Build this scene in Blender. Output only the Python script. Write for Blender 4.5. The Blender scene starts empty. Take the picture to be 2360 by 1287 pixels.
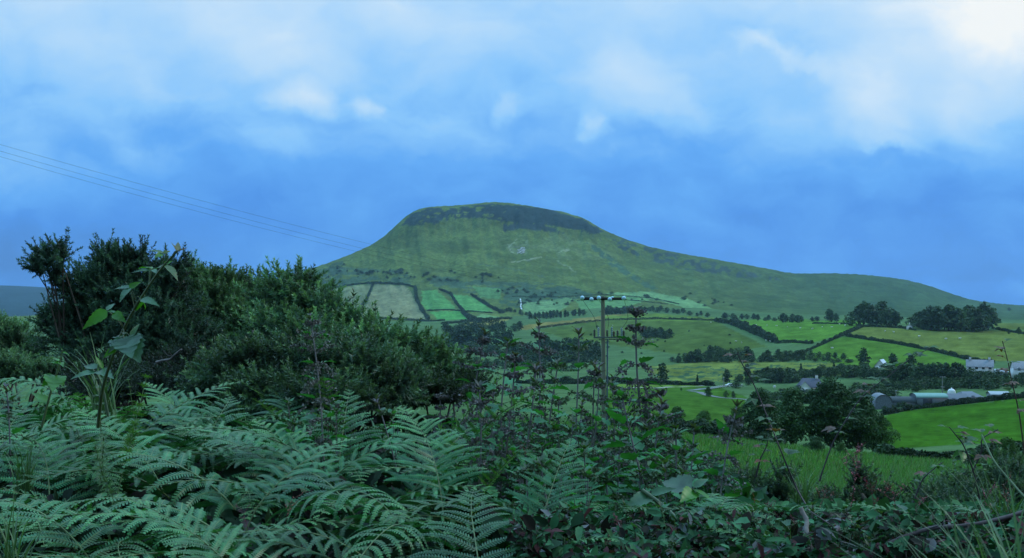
import bpy, math, random
import numpy as np
from mathutils import Vector, Matrix
C = bpy.context.scene.collection
F, UC, VH = 2270.0, 1180.0, 720.0       # focal length, image centre and eye level on a 2360-wide plate
R = math.radians
random.seed(7)

# ------------------------------------------------------------------ helpers
def vhash(ix, iy, seed):
    n = (ix.astype(np.int64) * 374761393 + iy.astype(np.int64) * 668265263 + seed * 974711) & 0xffffffff
    n = ((n ^ (n >> 13)) * 1274126177) & 0xffffffff
    return ((n ^ (n >> 16)) & 0xffff) / 65535.0
def vnoise(x, y, seed=0):
    x = np.asarray(x, float); y = np.asarray(y, float)
    ix = np.floor(x); iy = np.floor(y); fx = x - ix; fy = y - iy
    fx = fx*fx*(3-2*fx); fy = fy*fy*(3-2*fy)
    a = vhash(ix, iy, seed); b = vhash(ix+1, iy, seed); c = vhash(ix, iy+1, seed); d = vhash(ix+1, iy+1, seed)
    return (a*(1-fx)+b*fx)*(1-fy) + (c*(1-fx)+d*fx)*fy
def fbm(x, y, seed=0, oct=4):
    s = 0; a = 0.5; t = 0
    for k in range(oct):
        s = s + a*vnoise(x*2**k + 17*k, y*2**k + 31*k, seed+k); t += a; a *= .5
    return s/t
def inpoly(px, py, poly):
    ins = np.zeros(px.shape, bool); n = len(poly)
    for i in range(n):
        x1, y1 = poly[i]; x2, y2 = poly[(i+1) % n]
        if y1 == y2: continue
        c = ((y1 > py) != (y2 > py)) & (px < (x2-x1)*(py-y1)/(y2-y1)+x1)
        ins ^= c
    return ins

def mesh_from(name, V, faces, col=None, mats=(), fmat=None, smooth=False):
    """faces: list of int arrays (n,3) or (n,4)"""
    me = bpy.data.meshes.new(name)
    V = np.asarray(V, np.float32)
    faces = [np.asarray(f, np.int32) for f in faces if len(f)]
    me.vertices.add(len(V)); me.vertices.foreach_set('co', V.ravel())
    loops = np.concatenate([f.ravel() for f in faces])
    tot = np.concatenate([np.full(len(f), f.shape[1], np.int32) for f in faces])
    st = np.concatenate([[0], np.cumsum(tot)[:-1]]).astype(np.int32)
    me.loops.add(len(loops)); me.loops.foreach_set('vertex_index', loops)
    me.polygons.add(len(tot)); me.polygons.foreach_set('loop_start', st)
    try: me.polygons.foreach_set('loop_total', tot)
    except Exception: pass
    if smooth: me.polygons.foreach_set('use_smooth', np.ones(len(tot), bool))
    for m in mats: me.materials.append(m)
    if fmat is not None: me.polygons.foreach_set('material_index', np.asarray(fmat, np.int32))
    me.update(calc_edges=True)
    if col is not None:
        at = me.color_attributes.new('col', 'FLOAT_COLOR', 'POINT')
        c4 = np.ones((len(V), 4), np.float32); c4[:, :3] = col
        at.data.foreach_set('color', c4.ravel())
    return me

class MB:
    """collects pieces of one mesh: vertices, faces, a colour per vertex, a material index per face"""
    def __init__(s): s.V = []; s.T = []; s.Q = []; s.C = []; s.n = 0; s.tm = []; s.qm = []
    def add(s, V, F_, col=(1, 1, 1), mi=0):
        V = np.asarray(V, float).reshape(-1, 3); F_ = np.asarray(F_, int)
        c = np.broadcast_to(np.asarray(col, float), (len(V), 3))
        s.V.append(V); s.C.append(c)
        if F_.shape[1] == 3: s.T.append(F_+s.n); s.tm.append(np.full(len(F_), mi))
        else: s.Q.append(F_+s.n); s.qm.append(np.full(len(F_), mi))
        s.n += len(V)
    def tube(s, pts, rad, k=6, col=(1, 1, 1), mi=0, cap=True):
        pts = np.asarray(pts, float); n = len(pts); rad = np.broadcast_to(np.asarray(rad, float), (n,))
        t = np.gradient(pts, axis=0); t /= np.linalg.norm(t, axis=1)[:, None]+1e-12
        ref = np.array([0, 0, 1.]) if abs(t[:, 2]).mean() < .8 else np.array([0, 1., 0])
        a = np.cross(t, ref); a /= np.linalg.norm(a, axis=1)[:, None]+1e-12
        b = np.cross(t, a)
        an = np.arange(k)*2*math.pi/k
        V = pts[:, None]+rad[:, None, None]*(a[:, None]*np.cos(an)[None, :, None]+b[:, None]*np.sin(an)[None, :, None])
        i = np.arange(n-1)[:, None]*k; j = np.arange(k)[None]
        q = np.stack([i+j, i+(j+1) % k, i+k+(j+1) % k, i+k+j], -1).reshape(-1, 4)
        c = np.asarray(col, float)
        if c.ndim == 2: c = np.repeat(c, k, 0)
        s.add(V.reshape(-1, 3), q, c, mi)
        if cap:
            cc = c if c.ndim == 1 else c[-1]
            V2 = np.vstack([V[-1], pts[-1]]); s.add(V2, [[m, (m+1) % k, k] for m in range(k)], cc, mi)
            V2 = np.vstack([V[0], pts[0]]); s.add(V2, [[(m+1) % k, m, k] for m in range(k)], c if c.ndim == 1 else c[0], mi)
    def box(s, c, d, col=(1, 1, 1), mi=0, rot=0):
        x, y, z = np.array(d)/2
        V = np.array([[-x, -y, -z], [x, -y, -z], [x, y, -z], [-x, y, -z], [-x, -y, z], [x, -y, z], [x, y, z], [-x, y, z]])
        cr, sr = math.cos(rot), math.sin(rot)
        V = V@np.array([[cr, sr, 0], [-sr, cr, 0], [0, 0, 1]])+np.array(c)
        s.add(V, [[0, 3, 2, 1], [4, 5, 6, 7], [0, 1, 5, 4], [1, 2, 6, 5], [2, 3, 7, 6], [3, 0, 4, 7]], col, mi)
    def lathe(s, prof, c=(0, 0, 0), k=10, col=(1, 1, 1), mi=0, axis='z'):
        an = np.arange(k)*2*math.pi/k; prof = np.asarray(prof, float); n = len(prof)
        V = np.stack([prof[:, :1]*np.cos(an), prof[:, :1]*np.sin(an), np.repeat(prof[:, 1:], k, 1)], -1)
        if axis == 'y': V = V[..., [0, 2, 1]]
        if axis == 'x': V = V[..., [2, 0, 1]]
        i = np.arange(n-1)[:, None]*k; j = np.arange(k)[None]
        q = np.stack([i+j, i+(j+1) % k, i+k+(j+1) % k, i+k+j], -1).reshape(-1, 4)
        s.add(V.reshape(-1, 3)+np.array(c), q, col, mi)
    def mesh(s, name, mats, smooth=False):
        fm = np.concatenate(s.tm+s.qm) if (s.tm or s.qm) else None
        fs = ([np.concatenate(s.T)] if s.T else [])+([np.concatenate(s.Q)] if s.Q else [])
        return mesh_from(name, np.concatenate(s.V), fs, np.concatenate(s.C), mats, fm, smooth)

def link(name, me, parent=None, loc=None):
    o = bpy.data.objects.new(name, me); C.objects.link(o)
    if parent: o.parent = parent
    if loc is not None: o.location = loc
    return o
def tag(o, label, cat=None, group=None, kind=None):
    o['label'] = label
    if cat: o['category'] = cat
    if group: o['group'] = group
    if kind: o['kind'] = kind
    return o
def thing(name, label, cat, loc, group=None, rz=0, sc=1):
    o = bpy.data.objects.new(name, None); C.objects.link(o); o.empty_display_size = .1
    o.location = loc; o.rotation_euler = (0, 0, rz); o.scale = (sc, sc, sc) if not hasattr(sc, '__len__') else sc
    return tag(o, label, cat, group)
def copy_thing(src, label, loc, rz=0, sc=1, group=None, tilt=(0, 0)):
    r = src.copy(); C.objects.link(r); r.location = loc; r.rotation_euler = (tilt[0], tilt[1], rz)
    r.scale = (sc, sc, sc) if not hasattr(sc, '__len__') else sc; r['label'] = label
    if group: r['group'] = group
    for ch in src.children:
        c = ch.copy(); C.objects.link(c); c.parent = r
        for g in ch.children:
            d = g.copy(); C.objects.link(d); d.parent = c
    return r
def P(u, v, Y): return np.array([(u-UC)/F*Y, Y, -(v-VH)/F*Y])

# ------------------------------------------------------------------ materials
def newmat(name):
    m = bpy.data.materials.new(name); m.use_nodes = True; nt = m.node_tree; nt.nodes.clear()
    return m, nt, nt.nodes, nt.links
def leaf_mat(name, rough=.5, trans=.25, spec=.5, vary=.25, scale=30, ttint=(1.0, 1.25, .45)):
    """leaf: attribute colour, mottled, some light passing through"""
    m, nt, N, L = newmat(name)
    out = N.new('ShaderNodeOutputMaterial'); p = N.new('ShaderNodeBsdfPrincipled')
    a = N.new('ShaderNodeAttribute'); a.attribute_name = 'col'
    oi = N.new('ShaderNodeObjectInfo'); hs = N.new('ShaderNodeHueSaturation')
    mr = N.new('ShaderNodeMapRange'); mr.inputs[3].default_value = 1-vary; mr.inputs[4].default_value = 1+vary
    L.new(oi.outputs['Random'], mr.inputs[0])
    tc = N.new('ShaderNodeTexCoord'); nz = N.new('ShaderNodeTexNoise'); nz.inputs['Scale'].default_value = scale; nz.inputs['Detail'].default_value = 3
    L.new(tc.outputs['Object'], nz.inputs['Vector'])
    mr2 = N.new('ShaderNodeMapRange'); mr2.inputs[1].default_value = .3; mr2.inputs[2].default_value = .7; mr2.inputs[3].default_value = .68; mr2.inputs[4].default_value = 1.32
    L.new(nz.outputs['Fac'], mr2.inputs[0])
    mu = N.new('ShaderNodeMath'); mu.operation = 'MULTIPLY'; L.new(mr.outputs[0], mu.inputs[0]); L.new(mr2.outputs[0], mu.inputs[1])
    L.new(a.outputs['Color'], hs.inputs['Color']); L.new(mu.outputs[0], hs.inputs['Value'])
    L.new(hs.outputs[0], p.inputs['Base Color']); p.inputs['Roughness'].default_value = rough; p.inputs['Specular IOR Level'].default_value = spec
    if trans > 0:
        t = N.new('ShaderNodeBsdfTranslucent'); mx = N.new('ShaderNodeMixShader'); mx.inputs[0].default_value = trans
        vm = N.new('ShaderNodeVectorMath'); vm.operation = 'MULTIPLY'; vm.inputs[1].default_value = ttint
        L.new(hs.outputs[0], vm.inputs[0]); L.new(vm.outputs[0], t.inputs[0])
        L.new(p.outputs[0], mx.inputs[1]); L.new(t.outputs[0], mx.inputs[2]); L.new(mx.outputs[0], out.inputs[0])
    else: L.new(p.outputs[0], out.inputs[0])
    return m
def solid_mat(name, rough=.7, spec=.3, metal=0, nscale=8, amt=.3, bump=0.0, attr=True, base=(1, 1, 1), stretch=(1, 1, 1)):
    """solid surface: attribute or base colour, with stains from two noises"""
    m, nt, N, L = newmat(name)
    out = N.new('ShaderNodeOutputMaterial'); p = N.new('ShaderNodeBsdfPrincipled'); L.new(p.outputs[0], out.inputs[0])
    tc = N.new('ShaderNodeTexCoord'); mp = N.new('ShaderNodeMapping'); mp.inputs['Scale'].default_value = stretch
    L.new(tc.outputs['Object'], mp.inputs[0])
    nz = N.new('ShaderNodeTexNoise'); nz.inputs['Scale'].default_value = nscale; nz.inputs['Detail'].default_value = 6
    L.new(mp.outputs[0], nz.inputs['Vector'])
    mr = N.new('ShaderNodeMapRange'); mr.inputs[1].default_value = .3; mr.inputs[2].default_value = .7; mr.inputs[3].default_value = 1-amt; mr.inputs[4].default_value = 1+amt
    L.new(nz.outputs['Fac'], mr.inputs[0])
    hs = N.new('ShaderNodeHueSaturation'); L.new(mr.outputs[0], hs.inputs['Value'])
    if attr:
        a = N.new('ShaderNodeAttribute'); a.attribute_name = 'col'; L.new(a.outputs['Color'], hs.inputs['Color'])
    else: hs.inputs['Color'].default_value = (*base, 1)
    L.new(hs.outputs[0], p.inputs['Base Color']); p.inputs['Roughness'].default_value = rough
    p.inputs['Specular IOR Level'].default_value = spec; p.inputs['Metallic'].default_value = metal
    if bump:
        b = N.new('ShaderNodeBump'); b.inputs['Strength'].default_value = bump; b.inputs['Distance'].default_value = .02
        L.new(nz.outputs['Fac'], b.inputs['Height']); L.new(b.outputs[0], p.inputs['Normal'])
    return m
def ground_mat(name, scales, amts, bumpd=.3, bscale=1.0):
    m, nt, N, L = newmat(name)
    out = N.new('ShaderNodeOutputMaterial'); p = N.new('ShaderNodeBsdfPrincipled'); L.new(p.outputs[0], out.inputs[0])
    a = N.new('ShaderNodeAttribute'); a.attribute_name = 'col'; tc = N.new('ShaderNodeTexCoord')
    prev = a.outputs['Color']
    for sc, am in zip(scales, amts):
        nz = N.new('ShaderNodeTexNoise'); nz.inputs['Scale'].default_value = sc; nz.inputs['Detail'].default_value = 5; nz.inputs['Roughness'].default_value = .62
        L.new(tc.outputs['Object'], nz.inputs['Vector'])
        mr = N.new('ShaderNodeMapRange'); mr.inputs[1].default_value = .32; mr.inputs[2].default_value = .68; mr.inputs[3].default_value = 1-am; mr.inputs[4].default_value = 1+am
        L.new(nz.outputs['Fac'], mr.inputs[0])
        hs = N.new('ShaderNodeHueSaturation'); L.new(mr.outputs[0], hs.inputs['Value']); L.new(prev, hs.inputs['Color']); prev = hs.outputs[0]
    L.new(prev, p.inputs['Base Color']); p.inputs['Roughness'].default_value = 1; p.inputs['Specular IOR Level'].default_value = .0
    nz = N.new('ShaderNodeTexNoise'); nz.inputs['Scale'].default_value = bscale; nz.inputs['Detail'].default_value = 8; L.new(tc.outputs['Object'], nz.inputs['Vector'])
    b = N.new('ShaderNodeBump'); b.inputs['Strength'].default_value = .7; b.inputs['Distance'].default_value = bumpd
    L.new(nz.outputs['Fac'], b.inputs['Height']); L.new(b.outputs[0], p.inputs['Normal'])
    return m
# ------------------------------------------------------------------ camera, world, sun, haze
cam = bpy.data.cameras.new('camera'); co = bpy.data.objects.new('camera', cam); C.objects.link(co)
cam.lens = 36*F/2360; cam.sensor_width = 36; cam.shift_y = (VH-643.5)/2360; cam.clip_start = .05; cam.clip_end = 60000
cam.dof.use_dof = True; cam.dof.focus_distance = 6.0; cam.dof.aperture_fstop = 36
co.rotation_euler = (R(90), 0, 0); bpy.context.scene.camera = co
sc = bpy.context.scene
sc.view_settings.view_transform = 'Standard'; sc.view_settings.look = 'None'; sc.view_settings.gamma = 1; sc.view_settings.exposure = 0
sc.cycles.use_denoising = True; sc.cycles.max_bounces = 6; sc.cycles.diffuse_bounces = 2; sc.cycles.glossy_bounces = 2
sc.cycles.transmission_bounces = 3; sc.cycles.volume_bounces = 1; sc.cycles.transparent_max_bounces = 8
sc.cycles.sample_clamp_indirect = 4

SUN_EL, SUN_AZ = 46, 72      # the bright part of the overcast is up on the right, ahead of the camera
sl = bpy.data.lights.new('sun', 'SUN'); so = bpy.data.objects.new('sun', sl); C.objects.link(so)
sl.energy = 1.0; sl.angle = R(12); sl.color = (1, .96, .88)
so.rotation_euler = (R(90-SUN_EL), 0, R(-SUN_AZ)+math.pi)

w = bpy.data.worlds.new('World'); sc.world = w; w.use_nodes = True
nt = w.node_tree; N = nt.nodes; L = nt.links; N.clear()
def math_n(op, a, b=None, c=None, clamp=False):
    n = N.new('ShaderNodeMath'); n.operation = op; n.use_clamp = clamp
    for i, x in enumerate((a, b, c)):
        if x is None: continue
        if isinstance(x, (int, float)): n.inputs[i].default_value = x
        else: L.new(x, n.inputs[i])
    return n.outputs[0]
def smap(x, a, b, c, d, kind='SMOOTHSTEP'):
    n = N.new('ShaderNodeMapRange'); n.interpolation_type = kind; n.inputs[1].default_value = a; n.inputs[2].default_value = b
    n.inputs[3].default_value = c; n.inputs[4].default_value = d; L.new(x, n.inputs[0]); return n.outputs[0]
tc = N.new('ShaderNodeTexCoord'); sx = N.new('ShaderNodeSeparateXYZ'); L.new(tc.outputs['Generated'], sx.inputs[0])
den = math_n('MAXIMUM', sx.outputs[1], .12)
s_ = math_n('DIVIDE', sx.outputs[0], den); t_ = math_n('DIVIDE', sx.outputs[2], den)
cb = N.new('ShaderNodeCombineXYZ'); L.new(s_, cb.inputs[0]); L.new(t_, cb.inputs[1])
nz = N.new('ShaderNodeTexNoise'); nz.inputs['Scale'].default_value = 9; nz.inputs['Detail'].default_value = 5; nz.inputs['Roughness'].default_value = .6
L.new(cb.outputs[0], nz.inputs['Vector'])
wv = N.new('ShaderNodeVectorMath'); wv.operation = 'MULTIPLY_ADD'; wv.inputs[1].default_value = (.10, .085, 0)
sub = N.new('ShaderNodeVectorMath'); sub.operation = 'SUBTRACT'; sub.inputs[1].default_value = (.5, .5, .5); L.new(nz.outputs['Color'], sub.inputs[0])
L.new(sub.outputs[0], wv.inputs[0]); L.new(cb.outputs[0], wv.inputs[2])
def blob(u, v, a, b, rot, amp):
    mp = N.new('ShaderNodeMapping'); mp.vector_type = 'TEXTURE'
    mp.inputs['Location'].default_value = ((u-UC)/F, (VH-v)/F, 0); mp.inputs['Rotation'].default_value = (0, 0, -R(rot)); mp.inputs['Scale'].default_value = (a/F, b/F, 1)
    L.new(wv.outputs[0], mp.inputs[0])
    ln = N.new('ShaderNodeVectorMath'); ln.operation = 'LENGTH'; L.new(mp.outputs[0], ln.inputs[0])
    return smap(ln.outputs[1], 0, 1, amp, 0)
# brightness of the cloud deck: dark band low down, paler overhead, brightest up on the right
tz = N.new('ShaderNodeValToRGB'); cr = tz.color_ramp; cr.interpolation = 'B_SPLINE'
L.new(math_n('MULTIPLY', t_, 2.0), tz.inputs[0])
for i, (pos, val) in enumerate([(0.0, .21), (.055, .165), (.16, .215), (.28, .32), (.36, .41), (.46, .49), (.56, .57), (.66, .65), (.8, .72), (1.0, .78)]):
    e = cr.elements[i] if i < 2 else cr.elements.new(pos)
    e.position = pos; e.color = (val, val, val, 1)
BL = [(712, 228, 125, 58, 18, .42), (840, 250, 62, 50, 35, .36), (1178, 250, 50, 54, 60, .24), (1356, 282, 44, 46, 70, .26),
      (1470, 190, 250, 130, 24, .24), (1590, 225, 110, 60, 35, .10), (1722, 92, 62, 34, 10, .26), (1800, 140, 120, 34, 32, .24), (1890, 185, 70, 38, 25, .14),
      (2010, 250, 190, 120, 20, .32), (2230, 262, 150, 105, 30, .30), (2060, 345, 120, 34, 14, .18), (2330, 40, 560, 300, -12, .55), (1950, 0, 300, 90, 0, .12),
      (600, 40, 420, 190, 24, .20), (620, 95, 280, 90, 18, .10), (920, 20, 170, 70, 10, .16), (250, 120, 210, 110, 15, .10), (330, 335, 210, 60, 20, .10), (170, 250, 110, 80, 50, .07),
      (450, 300, 260, 110, 10, -.13), (60, 170, 150, 130, 0, -.05), (1000, 300, 200, 80, 0, .05), (640, 330, 240, 70, 10, .10),
      (1080, 385, 240, 60, 5, -.06), (150, 560, 560, 150, 5, -.15), (1240, 420, 260, 90, 0, -.04), (2250, 445, 420, 70, 0, -.05), (1850, 330, 200, 90, 0, .05), (1720, 400, 300, 60, 0, .04),
      (100, 640, 260, 60, 0, .05), (2300, 680, 220, 40, 0, .10), (1080, 90, 240, 120, 0, .06), (1650, 60, 150, 80, 0, -.07), (90, 400, 260, 70, 8, .06)]
acc = None
for bl in BL:
    o_ = blob(*bl[:5], bl[5]*.78); acc = o_ if acc is None else math_n('ADD', acc, o_)
n2 = N.new('ShaderNodeTexNoise'); n2.inputs['Scale'].default_value = 5; n2.inputs['Detail'].default_value = 6; n2.inputs['Roughness'].default_value = .55
mp2 = N.new('ShaderNodeMapping'); mp2.inputs['Scale'].default_value = (1, 2.0, 1); mp2.inputs['Rotation'].default_value = (0, 0, R(-12)); L.new(wv.outputs[0], mp2.inputs[0]); L.new(mp2.outputs[0], n2.inputs['Vector'])
tex = smap(n2.outputs['Fac'], .25, .75, .72, 1.28, 'LINEAR')
br = math_n('ADD', tz.outputs[0], acc)
n3 = N.new('ShaderNodeTexNoise'); n3.inputs['Scale'].default_value = 16; n3.inputs['Detail'].default_value = 5; n3.inputs['Roughness'].default_value = .55; L.new(mp2.outputs[0], n3.inputs['Vector'])
br = math_n('ADD', br, math_n('ADD', smap(n2.outputs['Fac'], .25, .75, -.105, .105, 'LINEAR'), smap(n3.outputs['Fac'], .25, .75, -.05, .05, 'LINEAR')))
br = math_n('MINIMUM', math_n('MAXIMUM', br, .0), 1.0)
ramp = N.new('ShaderNodeValToRGB'); L.new(br, ramp.inputs[0]); cr = ramp.color_ramp
SKY = [(0.0, (.045, .17, .54)), (.20, (.066, .275, .82)), (.33, (.118, .40, .94)), (.47, (.26, .58, 1.0)), (.62, (.42, .69, .99)), (.76, (.56, .77, .98)), (.90, (.76, .88, .98)), (1.0, (.96, .98, .96))]
for i, (p_, c_) in enumerate(SKY):
    e = cr.elements[i] if i < 2 else cr.elements.new(p_)
    e.position = p_; e.color = (*c_, 1)
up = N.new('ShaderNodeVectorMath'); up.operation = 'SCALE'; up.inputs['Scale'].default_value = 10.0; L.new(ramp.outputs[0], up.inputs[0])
ns = N.new('ShaderNodeTexSky'); ns.sky_type = 'NISHITA'; ns.sun_disc = False; ns.sun_elevation = R(SUN_EL); ns.sun_rotation = R(SUN_AZ)
mx = N.new('ShaderNodeMix'); mx.data_type = 'RGBA'; mx.inputs[0].default_value = .975
L.new(ns.outputs[0], mx.inputs[6]); L.new(up.outputs[0], mx.inputs[7])
bg = N.new('ShaderNodeBackground'); bg.inputs[1].default_value = .1; zb = N.new('ShaderNodeVectorMath'); zb.operation = 'SCALE'; L.new(mx.outputs[2], zb.inputs[0]); L.new(math_n('MULTIPLY', smap(sx.outputs[2], .34, .85, 1.0, 2.5), smap(sx.outputs[1], -.35, .3, .42, 1.0)), zb.inputs['Scale'])  # overcast brightest overhead; boosted out of view, and dimmed behind to raise contrast
tn = N.new('ShaderNodeMix'); tn.data_type = 'RGBA'; tn.blend_type = 'MULTIPLY'; tn.inputs[7].default_value = (.60, .95, 1.12, 1); L.new(smap(sx.outputs[2], .34, .6, 0, 1), tn.inputs[0]); L.new(zb.outputs[0], tn.inputs[6]); L.new(tn.outputs[2], bg.inputs[0])   # overhead sky, out of view, tinted blue to cool the light
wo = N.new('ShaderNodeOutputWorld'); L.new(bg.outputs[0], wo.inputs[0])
w.cycles.sampling_method = 'MANUAL'; w.cycles.sample_map_resolution = 1024

# ------------------------------------------------------------------ terrain
TU = np.array([-400, 0, 300, 600, 800, 1000, 1200, 1400, 1600, 1800, 2000, 2200, 2360, 2700], float)
NEARZ = {  # metres below the eye
 .6: [-.62]*6+[-.5]+[-.42]*7,
 1.2: [-.85]*6+[-.55]+[-.42]*7,
 2.0: [-.9]*6+[-.65]+[-.45]*7,
 2.7: [-.95]*6+[-.85]+[-.6]*7,
 3.6: [-1.0]*6+[-1.1]+[-.95]*7,
 5: [-1.0, -1.0, -1.0, -1.0, -1.1, -1.25, -1.4, -1.45, -1.5, -1.5, -1.5, -1.45, -1.4, -1.4],
 10: [-1.1, -1.1, -1.1, -1.1, -1.3, -1.7, -2.0, -2.2, -2.25, -2.3, -2.2, -2.1, -2.0, -2.0],
 16: [-1.3, -1.3, -1.4, -1.6, -2.0, -2.5, -3.0, -3.2, -3.2, -3.2, -3.1, -3.0, -2.8, -2.8],
 30: [-3, -3, -3.1, -3.3, -3.8, -4.3, -4.6, -4.8, -5.0, -5.2, -5.1, -5.0, -5.0, -5.0],
 60: [-6, -6, -6.1, -6.3, -6.5, -6.7, -7.0, -7.3, -7.9, -8.4, -8.8, -9.3, -9.3, -9.3],
 90: [-9, -9, -9, -9.2, -9.4, -9.6, -10, -10.2, -11, -12, -13, -13.2, -13.2, -13.2],
 130: [-13, -13, -13, -13, -13, -13.2, -13.4, -14.0, -16.5, -18, -19, -18, -17.5, -17.5],
 180: [-17]*5+[-17, -17.2, -17.8, -20, -22, -22.5, -22.5, -21.5, -21.5],
 260: [-22.5]*5+[-22.5, -22.8, -23.2, -24.5, -27, -27.2, -25.2, -23.7, -23.7]}
FARV = {
 330: [910]*4+[908, 906, 906, 906, 910, 922, 926, 916, 907, 907],
 400: [893]*4+[893, 893, 893, 893, 897, 901, 892, 884, 876, 876],
 450: [885]*4+[885, 885, 885, 885, 886, 885, 868, 863, 857, 857],
 500: [878]*4+[878, 878, 878, 877, 875, 868, 845, 843, 840, 840],
 600: [862]*4+[862, 862, 862, 860, 855, 838, 802, 802, 804, 804],
 700: [846]*4+[846, 845, 845, 842, 832, 806, 766, 769, 773, 773],
 760: [837]*4+[836, 836, 835, 830, 817, 790, 751, 758, 762, 762],
 850: [822]*4+[821, 820, 820, 812, 795, 765, 745, 751, 757, 757],
 1000: [797]*4+[797, 796, 795, 785, 764, 745, 740, 748, 754, 754],
 1150: [775]*4+[773, 772, 770, 755, 741, 739, 738, 745, 750, 750],
 1300: [760]*4+[757, 753, 751, 738, 735, 737, 737, 743, 748, 748],
 1500: [747]*4+[749, 744, 736, 722, 722, 732, 734, 740, 744, 744],
 1700: [735]*3+[738, 742, 740, 728, 706, 709, 722, 729, 735, 738, 740]}
kY = []; kV = []
for y_, z_ in NEARZ.items(): kY.append(y_); kV.append(VH - np.array(z_)*F/y_)
for y_, v_ in FARV.items(): kY.append(y_); kV.append(np.array(v_, float))
kY = np.array(kY); kV = np.array(kV)
RU = np.array([-1800, -400, 0, 200, 400, 500, 600, 650, 690, 740, 800, 850, 885, 905, 930, 955, 985, 1050, 1100, 1140, 1180, 1240, 1300, 1350, 1380, 1440, 1500, 1600, 1700, 1830, 1920, 2000, 2080, 2130, 2180, 2240, 2300, 2360, 2600, 4200], float)
RV = np.array([733, 733, 731, 722, 706, 692, 664, 645, 628, 612, 590, 568, 546, 527, 503, 486, 477, 474, 469, 465, 469, 478, 489, 505, 525, 551, 570, 590, 607, 631, 630, 634, 644, 655, 673, 692, 700, 704, 716, 722], float)
RYu = np.array([-1800, 400, 700, 950, 1140, 1400, 1830, 2240, 2360, 4200], float); RYy = np.array([1900, 2000, 2350, 2560, 2620, 2680, 3150, 3600, 3700, 3800], float)
us = np.concatenate([np.arange(-2200, -120, 30), np.arange(-120, 2490, 3.0), np.arange(2490, 4500, 30)])
Ys = np.concatenate([np.geomspace(.6, 14, 60), np.geomspace(14, 300, 130)[1:], np.geomspace(300, 1700, 210)[1:]])
sH = np.linspace(0, 1, 190)[1:]
def gauss1(a, axis, r):
    k = np.exp(-.5*(np.arange(-3*r, 3*r+1)/r)**2); k /= k.sum(); pad = [(0, 0), (0, 0)]; pad[axis] = (3*r, 3*r)
    return np.apply_along_axis(lambda m: np.convolve(m, k, 'valid'), axis, np.pad(a, pad, mode='edge'))
VK = np.array([np.interp(us, TU, r_) for r_ in kV])                 # knots x u
VN = np.array([np.interp(np.log(Ys), np.log(kY), VK[:, i]) for i in range(len(us))])   # u x Y
ZN = -(VN-VH)/F*Ys[None]
ZN = gauss1(gauss1(ZN, 0, 8), 1, 4)
YN = np.repeat(Ys[None], len(us), 0); UN = np.repeat(us[:, None], len(Ys), 1)
XN = (UN-UC)/F*YN
ZN += (fbm(XN/45, YN/45, 3, 4)-.5)*np.clip((YN-60)/400, 0, 1)*3.0 + (fbm(XN/2.5, YN/2.5, 9, 3)-.5)*.12*np.clip((YN-2)/20, .2, 1)
VN = VH - ZN*F/YN
# the mountain: from the foot (last row of the valley) up to the ridge and over
rv = np.interp(us, RU, RV); ry = np.interp(us, RYu, RYy); rv = gauss1(rv[:, None], 0, 3)[:, 0]; ry = gauss1(ry[:, None], 0, 30)[:, 0]
vf = VN[:, -1]
gs = np.interp(sH, [0, .2, .45, .65, .78, .84, .90, .96, 1], [0, .13, .36, .58, .75, .885, .955, .988, 1])
gl = np.interp(sH, [0, .3, .6, 1], [0, .24, .56, 1.0])              # a plainer slope off to the sides
mixc = np.interp(us, [700, 940, 1000, 1380, 1500, 2100], [0, .8, 1, 1, .7, .45])[:, None]
G = gs[None]*mixc + gl[None]*(1-mixc)
YM = 1700 + (ry[:, None]-1700)*(sH[None]**.92)
VM = vf[:, None] + (rv-vf)[:, None]*G
UM = np.repeat(us[:, None], len(sH), 1); XM = (UM-UC)/F*YM
S_ = np.repeat(sH[None], len(us), 0)
amp = np.clip((vf-rv)/200, 0, 1)[:, None]
env = np.sin(np.pi*np.clip(S_, 0, 1))**.7
gul = fbm(UM/26+S_*2.2, S_*1.3, 21, 4)-.5                            # gullies running down the slope
gul2 = np.clip(vnoise((UM+S_*330)/58.0, S_*.8, 5)-.55, 0, 1)*np.clip((UM-1250)/200, 0, 1)
crag = np.exp(-((S_-.83)/.07)**2)*(fbm(UM/11, S_*14, 33, 4)-.5)
VM = VM + (fbm(UM/7, S_*30, 55, 3)-.5)*2.2*np.clip(S_*3, 0, 1) + amp*(env*gul*22 + env*gul2*18 + crag*24*mixc + env*(fbm(UM/60, S_*6, 44, 4)-.5)*9)
ZM = -(VM-VH)/F*YM
ob = np.array([120, 300, 600, 1200])
YB = YM[:, -1:]+ob[None]; XB = (us[:, None]-UC)/F*YB; ZB = ZM[:, -1:]-np.array([4, 30, 90, 220])[None]-0*YB
ZB = np.maximum(ZB, np.minimum(ZM[:, -1:], -60))
YMt = np.concatenate([YN[:, -1:], YM, YB], 1); XMt = np.concatenate([XN[:, -1:], XM, XB], 1); ZMt = np.concatenate([ZN[:, -1:], ZM, ZB], 1)
UMt = np.concatenate([UN[:, -1:], UM, np.repeat(us[:, None], 4, 1)], 1); VMt = VH - ZMt*F/YMt
def grid_quads(a, b):
    i = np.arange(a-1)[:, None]*b; j = np.arange(b-1)[None]
    return np.stack([i+j, i+b+j, i+b+j+1, i+j+1], -1).reshape(-1, 4)
U_ALL = us; Y_ALL = np.concatenate([YN, YM], 1); V_ALL = np.concatenate([VN, VM], 1)
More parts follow.
